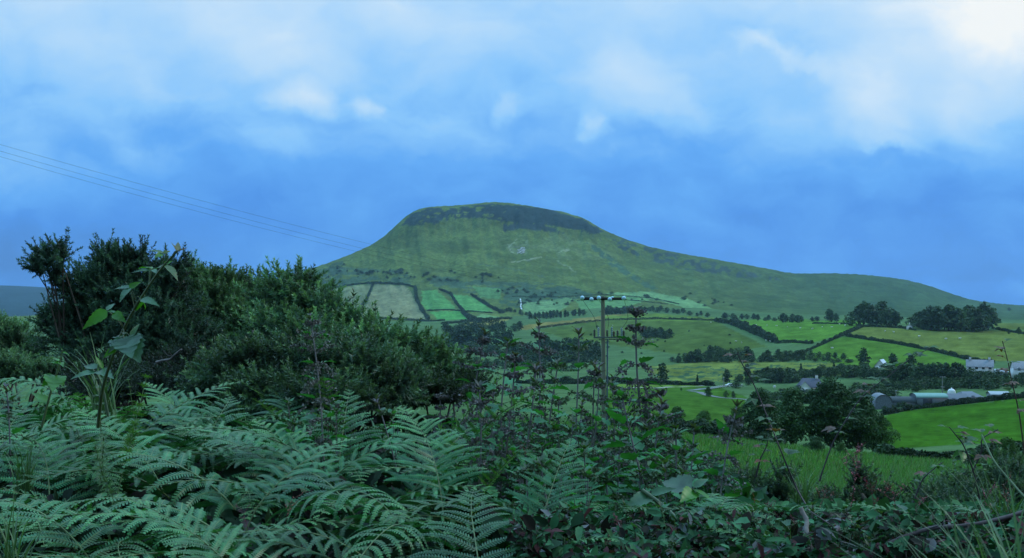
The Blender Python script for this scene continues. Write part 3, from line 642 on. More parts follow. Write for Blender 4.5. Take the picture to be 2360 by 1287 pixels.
def put_frond(label, k, mid, rz, scale=1.0, tilt=0.0, group='bracken fronds in the fern bed', side=0.0):
    """frond variant k with the middle of its blade at the point mid, heading rz degrees (0 away from the camera, 90 to the left)"""
    st, bl, m_, tip = FROND[k]; e = Matrix.Rotation(R(rz), 4, 'Z') @ Matrix.Rotation(R(side), 4, 'Y') @ Matrix.Rotation(R(tilt), 4, 'X')
    o = np.array(mid)-np.array(e.to_3x3() @ Vector(m_))*scale
    t = thing('bracken_frond', label, 'fern', o, group, 0, scale); t.rotation_euler = e.to_euler()
    link('stalk', st, t); link('blade', bl, t); return t

# ------------------------------------------------------------------ nettles
def nettle_mesh(seed, H=1.0, node=.075, purple=.5, big=1.0, bloom=.40):
    r = rnd(seed); st = MB(); lf = MB(); fl = MB()
    n = 26; z = np.linspace(0, H, n); bx = r.normal(0, .05); by = r.normal(0, .05)
    pts = np.stack([bx*(z/H)**2+.008*np.sin(z*9+seed), by*(z/H)**2, z], 1); full = np.vstack([[[0, 0, -.8]], pts])
    c0 = np.array((.09, .11, .07)); c1 = np.array((.17, .155, .165)); w_ = np.concatenate([[0], z/H])[:, None]
    st.tube(full, np.concatenate([[.0060], .0054-.0030*z/H]), 4, c0*(1-w_)+c1*w_)
    zz = .18; k = 0
    while zz < H-.01:
        f = zz/H; o = np.array([np.interp(zz, z, pts[:, 0]), np.interp(zz, z, pts[:, 1]), zz]); az = (k % 2)*math.pi/2+seed+r.normal(0, .15)
        for sgn in (0, math.pi):
            a = az+sgn; h = np.array([math.cos(a), math.sin(a), 0])
            size = big*.088*(1-.45*f**3)*r.uniform(.8, 1.15); elev = .35*f+.05+r.normal(0, .15)
            if f > .93: size *= .6; elev = .75
            X = unit(h+np.array([0, 0, elev])); pet = size*.32; V, Q = leaf(size, size*.56, 11, .12, .25, 1.0+r.normal(0, .2)-.5*f)
            up = unit(np.array([0, 0, 1.])+h*-.2+r.normal(0, .18, 3)); c_ = np.array((.038, .165, .060))*(1-.0*f)*r.uniform(.8, 1.25)
            if f > (.9 if purple > .5 else .96): c_ = c_*.35+np.array((.07, .055, .065))*.65*purple+c_*.65*(1-purple)
            lf.add(orient(V, o+X*pet, X, up), Q, c_*1.12)
            st.tube([o, o+X*pet], [.0015, .001], 3, (.07, .075, .045), cap=False)
            if bloom < f:                                        # catkins in pairs at each node
                for b in ((-.5, .5, 1.1) if bloom < .48 else (.3,)):
                    hh = np.array([math.cos(a+b+.5), math.sin(a+b+.5), 0]); Lc = (.105*(1-.35*f) if f < .92 else .028)*r.uniform(.6, 1.2)*big; m_ = 9
                    q = np.linspace(0, 1, m_); path = o+hh*(q*Lc)[:, None]+np.array([0, 0, 1.])*(q*Lc*.45-(q**2)*Lc*(1.0 if f < .85 else .2))[:, None]
                    pc = np.array((.08, .12, .06)) if bloom > .48 else np.array((.16, .155, .12))*(1-purple)+np.array((.125, .108, .13))*purple
                    fl.tube(path, [.0008]*m_, 3, pc*.8, cap=False)
                    nb = 34; ix = r.integers(2, m_, nb); pp = path[ix]+r.normal(0, .0042, (nb, 3))
                    V, Q = cards(r, pp, r.normal(0, 1, (nb, 3)), .0050*r.uniform(.6, 1.3, nb), .8, .5); fl.add(V, Q, np.repeat(pc*r.uniform(.6, 1.5, (nb, 1)), 4, 0))
        zz += node*(1.15-.55*f)*r.uniform(.88, 1.1); k += 1
    top = pts[-1]
    for i in range(9):                                          # crowded small leaves at the tip
        a = i*2.4; X = unit(np.array([math.cos(a)*.8, math.sin(a)*.8, .8])); V, Q = leaf(.030*min(big, 1.1)*r.uniform(.7, 1.2), .012, 6, .1, .3, .4)
        lf.add(orient(V, top-np.array([0, 0, .012*(i % 3)]), X, np.array([0, 0, 1.])), Q, np.array((.085, .065, .085))*purple+np.array((.06, .11, .04))*(1-purple))
    return st, lf, fl, top
NETT = []
for i in range(9):
    st, lf, fl, top = nettle_mesh(60+i, bloom=[.42, .45, .5, .45, .80, .4, .86, .5, .82][i], purple=[.8, .45, .9, .6, .2, .8, .1, .5, .2][i], node=[.085, .078, .09, .082, .075, .08, .07, .088, .08][i], big=[1, .95, 1.15, 1.05, 1.45, .95, 1.4, 1.15, 1.3][i])
    if i in (2, 4, 6, 7, 8):                                    # few flowers: they stay in the leafy mesh
        pass
        off = lf.n; lf.V += fl.V; lf.C += fl.C; lf.n += fl.n
        lf.T += [x+off for x in fl.T]; lf.Q += [x+off for x in fl.Q]; lf.tm += [x+1 for x in fl.tm]; lf.qm += [x+1 for x in fl.qm]; fl = None
    NETT.append((st.mesh('nettle_stem', [M_STALK]), lf.mesh('nettle_leaves', [M_NETTLE, M_FLOWER]), fl and fl.mesh('nettle_flowers', [M_FLOWER]), top))
def put_nettle(label, k, tip, foot, scale, rz=None, group='flowering nettles'):
    """nettle variant k with its tip at one point and leaning so that its stem passes through another"""
    st, lf, fl, top = NETT[k]; tip = np.array(tip); foot = np.array(foot); d = Vector(tip-foot).normalized()
    q = Vector(top).normalized().rotation_difference(d); e = q.to_matrix().to_4x4() @ Matrix.Rotation(R(rz if rz is not None else 0), 4, 'Z')
    e = (Vector(e.to_3x3() @ Vector(top)).normalized().rotation_difference(d)).to_matrix().to_4x4() @ e
    o = tip-np.array(e.to_3x3() @ Vector(top))*scale
    t = thing('nettle', label, 'nettle', o, group, 0, scale); t.rotation_euler = e.to_euler()
    link('stem', st, t); link('leaves', lf, t)
    if fl: link('flowers', fl, t)
    return t

# ------------------------------------------------------------------ gorse
def shoot(r, L_=.075, n=60, sp=.021):
    """one spiny shoot along +Z: triangles only"""
    q = r.uniform(.02, 1, n); a = r.uniform(0, 6.28, n); el = -.05+.95*q**1.3; d = np.stack([np.cos(a)*np.cos(el), np.sin(a)*np.cos(el), np.sin(el)], 1)
    o = np.stack([0*q, 0*q, q*L_], 1); ln = sp*r.uniform(.6, 1.25, n)*(1.15-.55*q); sd = unit(np.cross(d, r.normal(0, 1, (n, 3))))*.0025
    V = np.stack([o-sd, o+sd, o+d*ln[:, None]], 1).reshape(-1, 3); c = .60+.62*q**1.5
    V2 = np.array([[.003, 0, -.04], [-.0015, .0026, -.04], [-.0015, -.0026, -.04], [0, 0, L_*1.02]])
    T = np.vstack([np.arange(3*n).reshape(-1, 3), np.array([[0, 1, 3], [1, 2, 3], [2, 0, 3]])+3*n])
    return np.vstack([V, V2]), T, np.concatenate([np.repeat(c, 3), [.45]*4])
SHOOTS = [shoot(rnd(300+i), L_=.065+.020*(i % 4), n=66) for i in range(7)]
def gorse(label, lobes, n, col=(.050, .088, .050), tip=(.12, .17, .06), seed=0, size=1.0, group='gorse bushes', up=.8, name='gorse_bush', ground=None, cat='gorse'):
    """lobes: (u, v, Y, radius across in px, radius up in px); spiny shoots over the lobes, bare wood inside"""
    r = rnd(seed+700); fo = MB(); wd = MB(); cs = []
    for (u, v, Y, a, b) in lobes: a, b = max(a-17, a*.55), max(b-21, b*.5); cs.append((P(u, v+3, Y), np.array([a*Y/F, a*Y/F*.85, b*Y/F])))
    g = np.mean([c[0] for c in cs], 0); g[2] = zground(g[0], g[1]) if ground is None else ground
    vol = np.array([c[1][0]*c[1][2] for c in cs])**.9; cnt = (n*vol/vol.sum()).astype(int)+4
    for (c, rad), k in zip(cs, cnt):
        d = unit(r.normal(0, 1, (k, 3))); flip = (d[:, 1] > .35); d[flip, 1] *= -1       # most of the shoots on the side that can be seen
        d[:, 2] = np.where(d[:, 2] < -.5, -d[:, 2], d[:, 2])
        rr = np.where(r.random(k) < .72, r.uniform(.86, 1.05, k), r.uniform(.45, .86, k))
        cl = fbm(d[:, 0]*2.6+c[0]*3, d[:, 2]*2.6+d[:, 1]*2+c[2]*3, seed, 3)-.5
        pos = c+d*rad*(rr+cl*1.25)[:, None]; dirs = unit(d*1.0+np.array([0, 0, up*.62])+r.normal(0, .24, (k, 3))+.5*np.stack([vnoise(pos[:, 0]*14, pos[:, 2]*14, 1)-.5, vnoise(pos[:, 0]*14, pos[:, 2]*14, 2)-.5, 0*rr], 1))
        br_ = (.62+.62*r.random(k))*(.45+1.9*np.clip(cl+.22, 0, .5))  # lumps lightened and gaps between them darkened, shade put into the colour
        for j in range(len(SHOOTS)):
            ix = np.where(np.arange(k) % len(SHOOTS) == j)[0]
            if len(ix) == 0: continue
            V, T, cq = SHOOTS[j]; sc_ = size*r.uniform(.7, 1.35, len(ix)); z = dirs[ix]; x = unit(np.cross(z, r.normal(0, 1, (len(ix), 3)))); y = np.cross(z, x)
            W = pos[ix][:, None]+sc_[:, None, None]*(V[None, :, :1]*x[:, None]+V[None, :, 1:2]*y[:, None]+V[None, :, 2:3]*z[:, None])
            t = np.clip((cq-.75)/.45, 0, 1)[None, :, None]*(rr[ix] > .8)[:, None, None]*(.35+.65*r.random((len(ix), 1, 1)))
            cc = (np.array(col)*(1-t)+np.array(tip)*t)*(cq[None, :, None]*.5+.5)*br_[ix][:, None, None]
            TT = (T[None]+np.arange(len(ix))[:, None, None]*len(V)).reshape(-1, 3)
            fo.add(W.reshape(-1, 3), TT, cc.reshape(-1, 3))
        for _ in range(max(2, int(k/170))):
            e = c+rad*unit(r.normal(0, 1, 3))*.6; m0 = g*.35+c*.65+r.normal(0, .05, 3); wd.tube([g+r.normal(0, .06, 3)*np.array([1, 1, .2]), m0, e], [.014, .008, .003], 5, np.array((.10, .08, .06))*r.uniform(.6, 1.5))
    t = thing(name, label, cat, g, group); fo.V = [v_-g for v_ in fo.V]; wd.V = [v_-g for v_ in wd.V]
    link('foliage', fo.mesh('gorse_foliage', [M_GORSE]), t); link('branches', wd.mesh('gorse_branches', [M_BARK]), t); return t

# ------------------------------------------------------------------ brambles and twigs
def bez(pts, n=40):
    pts = np.asarray(pts, float); q = np.linspace(0, len(pts)-1, n); out = []
    for t in q:
        i = int(min(t, len(pts)-2)); f = t-i; p0 = pts[max(i-1, 0)]; p1 = pts[i]; p2 = pts[i+1]; p3 = pts[min(i+2, len(pts)-1)]
        out.append(.5*((2*p1)+(-p0+p2)*f+(2*p0-5*p1+4*p2-p3)*f*f+(-p0+3*p1-3*p2+p3)*f**3))
    return np.array(out)
def bramble(label, path, leaves, rad=(.0035, .0014), seed=0, stem=(.07, .09, .04), prick=60, group=None, name='bramble_shoot', cat='bramble', mat=None, extra=0, lcol=(.05, .115, .035), lsz=.03, tipred=0.0):
    """path: plate points (u, v, Y); leaves: (u, v, Y, u_tip, v_tip, Y_tip, width, tilt, colour) one leaflet each; extra: small leaves along the stem"""
    r = rnd(seed+1200); pp = bez([P(*a) for a in path], 44); st = MB(); lf = MB()
    st.tube(pp, np.linspace(rad[0], rad[1], len(pp)), 6, np.array(stem))
    for _ in range(prick):
        k = r.integers(2, len(pp)-1); d = unit(r.normal(0, 1, 3)); sd = unit(np.cross(d, r.normal(0, 1, 3)))*.0009; ln = rad[0]*1.6+.0015
        st.add([pp[k]-sd, pp[k]+sd, pp[k]+d*ln], [[0, 1, 2]], (.10, .12, .05))
    for (u, v, Y, u2, v2, Y2, wd_, tl, c_) in leaves:
        a = P(u, v, Y); b = P(u2, v2, Y2); X = b-a; ln = np.linalg.norm(X); V, Q = leaf(ln, ln*wd_, 13, .05, .28, .35)
        up = np.array([math.sin(R(tl)), -math.cos(R(tl))*.55, .85]); V = orient(V, a, X, up); lf.add(V, Q, np.array(c_)*r.uniform(.9, 1.1))
        k = np.argmin(np.linalg.norm(pp-a, axis=1)); k = max(k-2, 0); st.tube(bez([pp[k], (pp[k]+a)/2+np.array([0, 0, .004]), a], 6), [.0013, .0008, .0008, .0008, .0008, .0008], 4, np.array(stem)*1.1, cap=False)
    for i in range(extra):
        f = .25+.75*(i+.5)/extra; k = int(f*(len(pp)-1)); a = r.uniform(0, 6.28); h = np.array([math.cos(a), math.sin(a)*.7, r.uniform(-.2, .5)]); c_ = np.array(lcol)*r.uniform(.75, 1.3)
        if r.random() < tipred: c_ = np.array((.14, .06, .035))*r.uniform(.7, 1.3)
        for j in (-.9, 0, .9):
            hh = unit(np.array([math.cos(a+j), math.sin(a+j)*.8, h[2]])); s_ = lsz*r.uniform(.6, 1.2)*(1.1-.4*f); V, Q = leaf(s_, s_*.6, 7, .06, .3, .6); lf.add(orient(V, pp[k]+unit(h)*lsz*.5, hh, np.array([0, -.3, 1.])), Q, c_)
        st.tube([pp[k], pp[k]+unit(h)*lsz*.5], [.0007, .0005], 3, np.array(stem), cap=False)
    o = pp[0]; t = thing(name, label, cat, o, group); st.V = [x-o for x in st.V]; lf.V = [x-o for x in lf.V]
    link('stem', st.mesh('bramble_stem', [M_STALK]), t)
    if lf.V: link('leaves', lf.mesh('bramble_leaves', [mat or M_BRAMBLE], smooth=True), t)
    return t
def stick(label, path, r0, r1, seed=0, col=(.16, .14, .12), name='dead_stick', twigs=3, group=None):
    r = rnd(seed+1500); pp = bez([P(*a) for a in path], 30)+0; pp += bez(r.normal(0, r0*.45, (7, 3)), 30); m_ = MB()
    m_.tube(pp, np.linspace(r0, r1, len(pp))*(1+.05*np.sin(np.arange(len(pp))*1.9)), 8, np.array(col))
    for i in range(twigs):
        k = r.integers(4, len(pp)-2); d = unit(r.normal(0, 1, 3)+np.array([0, 0, .5])); m_.tube([pp[k], pp[k]+d*r0*5, pp[k]+d*r0*10+r.normal(0, r0*2, 3)], [r1*.36, r1*.28, r1*.15], 5, np.array(col)*.85)
    o = pp[0]; m_.V = [x-o for x in m_.V]
    return tag(link(name, m_.mesh(name, [M_WOOD], smooth=True), loc=o), label, 'stick', group)
# ------------------------------------------------------------------ trees of the valley
G = grove
G('broadleaf_tree', '{n} tree from the left in the dark clump on the hilltop field edge', 'dark clump left of the white house', 'tree', [(1960, 752), (2000, 750), (2035, 751), (2072, 754)], 9, [38, 56, 50, 42], ('round', 'bush'), 640, 1100, (1.0, 1.4), 3, 1)
G('broadleaf_tree', 'broad dark tree in the long hilltop wood right of the white house', 'long wood on the hilltop', 'tree', [(2112, 757), (2160, 763), (2220, 764), (2280, 760)], 20, [48, 56, 58, 64], ('round', 'bush'), 640, 1100, (1.0, 1.4), 4, 2)
G('broadleaf_tree', '{n} tree from the left of the hazy trees behind the hilltop field', 'hazy trees behind the hilltop field', 'tree', [(1905, 742), (1935, 743)], 3, 28, ('round',), 800, 1600, (.9, 1.1), 1, 3)
G('broadleaf_tree', 'low rounded tree in the dense thicket at the top of the sheep field', 'dense thicket by the sheep field', 'tree', [(1800, 744), (1850, 744)], 6, 20, ('bush', 'round'), 700, 1400, (1.1, 1.5), 1, 4)
G('broadleaf_tree', 'hazy tree in the row along the foot of the mountain slope', 'row of hazy trees below the mountain', 'tree', [(1660, 735), (1720, 738), (1790, 741), (1900, 744)], 16, 14, ('bush', 'round'), 900, 1600, (1.1, 1.7), 2, 5)
G('broadleaf_tree', 'dark round tree of the belt beside the big gorse, on the upper line', 'upper tree belt beyond the gorse', 'tree', [(1020, 772), (1100, 768), (1200, 765)], 13, 28, ('round', 'bush'), 700, 1400, (1.0, 1.4), 3, 6)
G('broadleaf_tree', 'dark tree with a full crown in the lower belt just right of the gorse', 'lower tree belt beyond the gorse', 'tree', [(1015, 802), (1100, 803), (1180, 798)], 11, 46, ('round',), 600, 1000, (.95, 1.25), 3, 7)
G('broadleaf_tree', 'dark tree in the wood behind the nettle tops left of the pole', 'wood behind the nettle tops', 'tree', [(1170, 830), (1240, 828), (1320, 830), (1380, 832)], 18, [36, 52, 50, 42], ('round', 'bush'), 550, 950, (1.0, 1.35), 5, 8)
G('leafy_bush', 'grey green bush in the low thicket behind the first nettle stems', 'low thicket behind the nettles', 'bush', [(1040, 846), (1120, 850), (1210, 850), (1330, 858)], 15, 26, ('bush',), 430, 800, (1.1, 1.6), 3, 9)
G('broadleaf_tree', 'dark tree in the strip wood under the mountain left of the pole', 'strip wood under the mountain', 'tree', [(1215, 738), (1280, 734), (1350, 728)], 16, 17, ('round', 'tall'), 1250, 1700, (1.1, 1.5), 2, 10)
G('broadleaf_tree', 'small tree in the gully below the waterfall', 'trees by the waterfall', 'tree', [(1150, 724), (1180, 720), (1215, 733)], 9, 11, ('bush', 'round'), 1700, 2300, (1.1, 1.7), 3, 11)
G('broadleaf_tree', 'scrubby tree in the belt right of the pole top', 'scrubby belt right of the pole', 'tree', [(1395, 726), (1450, 722), (1520, 720), (1640, 733)], 26, [20, 16, 14, 10], ('bush', 'round'), 1300, 1750, (1.2, 1.8), 4, 12)
G('broadleaf_tree', 'dark tree in the small copse on the bare pasture slope', 'small copse on the pasture', 'tree', [(1478, 778), (1545, 781)], 9, [26, 22], ('bush', 'round'), 700, 1100, (1.1, 1.5), 5, 13)
G('broadleaf_tree', 'dark tree in the long belt below the pasture slope', 'long belt below the pasture', 'tree', [(1545, 834), (1620, 836), (1680, 834), (1780, 832), (1850, 828), (1950, 832)], 28, [14, 34, 36, 26, 22, 16], ('round', 'bush'), 500, 900, (1.0, 1.5), 4, 14)
for u, v, h, f, lab in [(1527, 880, 46, 'round', 'dark tree at the left end of the rushy field by the hedge'), (1607, 884, 20, 'cone', 'small pointed tree standing alone on the hedge line'), (1675, 884, 34, 'round', 'round tree with thin trunk at the edge of the rushy field'),
                    (1722, 880, 40, 'tall', 'tall dark tree next to the round tree by the farm lane'), (1846, 858, 20, 'cone', 'pointed conifer rising from the left part of the valley wood'), (1922, 856, 22, 'cone', 'pointed conifer rising above the bungalow in the valley wood'),
                    (1588, 765, 5, 'bush', 'lone dark bush on the open pasture slope'), (2348, 772, 18, 'round', 'small tree on the far field hedge by the long wood'), (2325, 770, 9, 'bush', 'little bush left of the small tree on the far hedge'), (2326, 706, 10, 'bush', 'tiny clump of trees on the far right skyline'),
                    (1990, 850, 48, 'round', 'tallest round tree at the corner of the green field'), (2058, 852, 38, 'round', 'dark tree behind the white gable'), (2100, 852, 38, 'round', 'dark tree just right of the tree behind the white gable')]:
    plant_tree('conifer' if f == 'cone' else 'broadleaf_tree', lab, 'tree', u, v, h, f, None, 380 if v > 800 else 600, 3000)
G('broadleaf_tree', 'mid green tree in the valley wood around the bungalow', 'valley wood around the bungalow', 'tree', [(1745, 880), (1800, 886), (1850, 872), (1940, 872), (2020, 872)], 22, [30, 34, 22, 32, 36], ('round', 'bush'), 395, 520, (1.0, 1.4), 5, 15)
G('broadleaf_tree', 'tree in the dark valley wood behind the farm sheds', 'valley wood behind the farm sheds', 'tree', [(2030, 892), (2100, 890), (2180, 885), (2230, 886)], 17, [36, 46, 48, 40], ('round', 'bush', 'tall'), 370, 470, (1.0, 1.35), 5, 16)
G('broadleaf_tree', 'tree in the wood below the white farmhouse', 'wood below the white farmhouse', 'tree', [(2235, 892), (2300, 890), (2380, 888)], 10, [30, 26, 30], ('round', 'bush'), 340, 420, (1.0, 1.4), 4, 17)
G('broadleaf_tree', 'leafy tree in the wood between the bungalow and the curved barn', 'wood below the bungalow', 'tree', [(1895, 930), (1960, 935), (2015, 938)], 9, [40, 46, 34], ('round', 'bush'), 230, 380, (1.0, 1.4), 6, 18)
G('leafy_bush', 'bush along the low hedge bank in front of the farm sheds', 'bushes in front of the farm sheds', 'bush', [(2030, 946), (2110, 936), (2200, 926)], 10, 13, ('bush',), 255, 340, (1.2, 1.8), 2, 19)
G('leafy_bush', 'bush filling the valley wood between the taller trees', 'bushes filling the valley wood', 'bush', [(1690, 893), (1780, 884), (1860, 874), (1960, 868), (2080, 874), (2200, 880), (2380, 876)], 60, [18, 26, 18, 26, 30, 28, 22], ('bush',), 395, 520, (1.1, 1.8), 14, 21)
G('leafy_bush', 'bush in the dark wood edge between bungalow and farm sheds', 'bushes of the wood edge', 'bush', [(1760, 935), (1900, 925), (2000, 922), (2060, 918)], 34, [30, 34, 34, 24], ('bush',), 220, 400, (1.1, 1.7), 14, 22)
G('leafy_bush', 'bush behind the roofs of the farm sheds', 'bushes behind the farm sheds', 'bush', [(2040, 902), (2120, 900), (2220, 898), (2380, 895)], 26, [26, 30, 30, 24], ('bush',), 330, 420, (1.1, 1.7), 8, 23)
G('leafy_bush', 'bush in the wood mass left of the pole behind the nettle tops', 'bushes left of the pole', 'bush', [(1010, 812), (1100, 822), (1200, 835), (1300, 836), (1385, 838)], 36, [26, 26, 30, 30, 26], ('bush',), 520, 900, (1.2, 1.8), 12, 24)
G('leafy_bush', 'bush under the long belt below the pasture', 'bushes under the long belt', 'bush', [(1560, 836), (1700, 836), (1850, 832), (1965, 838)], 26, [14, 18, 14, 10], ('bush',), 500, 900, (1.2, 1.9), 3, 25)
def bigt(label, u, v, h, form, Y0, Y1, wide, seed, name='broadleaf_tree', cat='tree', group=None):
    return plant_tree(name, label, cat, u, v, h, form, group, Y0, Y1, wide, BIG, rnd(seed))
gN = 'big dark trees at the end of the meadow'
bigt('tallest of the big dark trees behind the meadow', 1912, 1046, 172, 'round', 95, 140, 1.05, 1, group=gN); bigt('big dark tree at the right end of the near group', 1985, 1052, 150, 'round', 95, 140, 1.0, 2, group=gN)
bigt('dark spreading tree in the left middle of the near group', 1828, 1036, 140, 'round', 95, 140, 1.1, 3, group=gN); bigt('dark leafy bush hanging over the right edge of the near trees', 2030, 1050, 104, 'bush', 95, 140, .72, 4, group=gN)
bigt('left tree of the dark near group, over the thicket', 1752, 1022, 128, 'round', 90, 140, .95, 6, group=gN); bigt('low dark tree in front of the left part of the near group', 1700, 1008, 84, 'bush', 85, 140, .8, 5, group=gN)
bigt('bluish bush in the meadow hedge beside the thin nettle', 1560, 996, 68, 'bush', 70, 140, .75, 7, 'leafy_bush', 'bush'); bigt('bluish bush in the meadow hedge, between the nettle and the dark trees', 1622, 1004, 66, 'bush', 75, 140, .8, 8, 'leafy_bush', 'bush')
bigt('green bush at the left end of the meadow hedge behind the nettles', 1490, 990, 52, 'bush', 70, 140, .8, 9, 'leafy_bush', 'bush')
bigt('pale green low shrub under the big dark trees', 1880, 1054, 46, 'bush', 60, 120, 1.0, 11, 'leafy_bush', 'bush'); bigt('pale green low shrub beside the trunk of the right dark tree', 1938, 1060, 34, 'bush', 60, 120, .9, 12, 'leafy_bush', 'bush')
bigt('dark round bush hanging into the right edge of the meadow', 2320, 1092, 96, 'bush', 26, 60, .7, 13, 'leafy_bush', 'bush'); bigt('dark bush low at the right edge of the meadow hedge', 2240, 1086, 52, 'bush', 30, 70, .8, 14, 'leafy_bush', 'bush')
bigt('round clipped dark bush on the lawn beside the lane', 1632, 914, 26, 'bush', 260, 420, .78, 15, 'leafy_bush', 'bush')
for u, v, h, lab in [(1673, 917, 19, 'left one of two small round shrubs on the lawn'), (1690, 918, 19, 'right one of two small round shrubs on the lawn'), (1570, 901, 8, 'tiny round bush beside the pale track')]:
    plant_tree('leafy_bush', lab, 'bush', u, v, h, 'bush', None, 250, 430, .75)
r = rnd(77); k = 0                                                   # gorse and thorn scrub on the mountain side
SCR = [([(700, 625), (800, 606), (900, 628), (780, 650), (700, 655)], 34), ([(860, 622), (1010, 622), (1200, 640), (1180, 655), (900, 648)], 40), ([(1120, 660), (1380, 678), (1330, 705), (1190, 710)], 40), ([(1560, 672), (1700, 700), (1660, 716), (1560, 690)], 14), ([(1350, 668), (1560, 690), (1480, 700), (1380, 690)], 10)]
for poly, n in SCR:
    p_ = np.array(poly, float); c = 0
    while c < n:
        u = r.uniform(p_[:, 0].min(), p_[:, 0].max()); v = r.uniform(p_[:, 1].min(), p_[:, 1].max())
        if inpoly(np.array([u]), np.array([v]), poly)[0] and fbm(np.array([u/30.]), np.array([v/9.]), 5, 2)[0] > .44:
            plant_tree('thorn_bush', 'dark scrub bush dotted over the lower mountain slope', 'bush', u, v, r.uniform(3.5, 8), 'bush', 'scrub on the mountain slope', 1710, 4000, r.uniform(1.2, 2.4), r=r); c += 1
r = rnd(78)
for i in range(26):
    u = r.uniform(1290, 1740); v = r.uniform(752, 822)
    plant_tree('thorn_bush', 'tiny dark bush dotted over the bare pasture slope', 'bush', u, v, r.uniform(2.5, 6), 'bush', 'bushes on the pasture slope', 600, 1250, r.uniform(1.0, 2.2), r=r)

# ------------------------------------------------------------------ hedges
H = hedge; i_ = 0
for lab, pts, hp, y0, y1 in [
    ('hedge along the top of the brown hillside fields', [(770, 664), (815, 657), (862, 653), (935, 657), (958, 664)], 6, 1700, 2600), ('hedge running down between the two brown hillside fields', [(860, 655), (846, 690), (830, 712), (818, 724)], 7, 1700, 2600),
    ('thick hedge down the right side of the big brown field', [(957, 662), (960, 690), (972, 715), (988, 738)], 9, 1700, 2600), ('hedge along the bottom of the brown hillside field', [(800, 733), (880, 735), (990, 742), (1025, 748)], 6, 1600, 2600),
    ('hedge between the upper and lower green hillside fields', [(984, 717), (1030, 715), (1068, 718), (1135, 722)], 4, 1650, 2600), ('dark bushy hedge down between the green hillside fields', [(1012, 668), (1038, 678), (1052, 700), (1070, 722)], 8, 1650, 2600),
    ('bushy hedge down the right side of the green hillside fields', [(1085, 680), (1110, 696), (1140, 714), (1160, 722)], 8, 1650, 2600), ('hedge along the bottom of the lowest green hillside field', [(1018, 748), (1085, 742), (1110, 738), (1180, 736)], 6, 1400, 2600),
    ('bushes in the dip right of the lowest green hillside field', [(1066, 722), (1086, 738), (1110, 748), (1150, 750)], 10, 1400, 2600), ('long low wall hedge across the slope above the pole', [(1180, 684), (1290, 686), (1390, 680), (1500, 688), (1565, 702)], 3.5, 1700, 2600), ('lower wall hedge across the slope above the pole', [(1330, 694), (1400, 690), (1470, 694), (1540, 702)], 3, 1650, 2600),
    ('hedge along the brow of the bare pasture slope', [(1240, 758), (1330, 746), (1400, 739), (1520, 736), (1655, 740)], 5, 900, 1600), ('thick hedge running down the left side of the sheep field', [(1650, 742), (1690, 748), (1740, 768), (1788, 790)], [10, 14, 18, 13], 560, 1300),
    ('low hedge along the bottom of the sheep field', [(1788, 792), (1830, 790), (1872, 793)], 7, 500, 900), ('long straight hedge falling from the hilltop clump', [(1988, 754), (1940, 775), (1890, 797), (1850, 815), (1820, 828)], 8, 430, 800), ('hedge crossing below the pale hilltop field', [(1950, 775), (2010, 785), (2080, 796), (2160, 812), (2240, 832), (2290, 838)], [7, 8, 9, 10], 430, 760),
    ('hedge under the hilltop clump of trees', [(1975, 753), (2040, 755), (2085, 758), (2110, 762)], 6, 600, 800), ('hedge running right from the long wood', [(2285, 758), (2320, 764), (2380, 774)], 6, 560, 800), ('short low hedge at the left end of the hilltop clump', [(1872, 747), (1910, 747), (1955, 748)], 3.5, 700, 1000),
    ('dark hedge along the top of the meadow field behind the pole', [(1180, 884), (1300, 886), (1400, 884), (1500, 886), (1580, 888), (1645, 890)], [12, 14, 17, 13, 10], 400, 480), ('hedgerow along the top of the bright green field', [(2030, 958), (2100, 945), (2200, 934), (2290, 924), (2420, 912)], [12, 14, 15, 13], 225, 300),
    ('dark bushy hedge along the bottom of the bright green field', [(2030, 1062), (2110, 1066), (2200, 1066), (2290, 1058), (2400, 1056)], [30, 26, 34, 44], 70, 130), ('ragged low hedge along the far end of the meadow', [(1400, 985), (1500, 992), (1600, 1000), (1700, 1012), (1800, 1030)], [26, 34, 30, 22], 66, 110)]:
    i_ += 1; H(lab, pts, np.array(hp)*(.68 if y0 >= 1600 else .9), None, y0, y1, i_, (.036, .066, .034), 1.5 if y1 < 500 else 1.0)

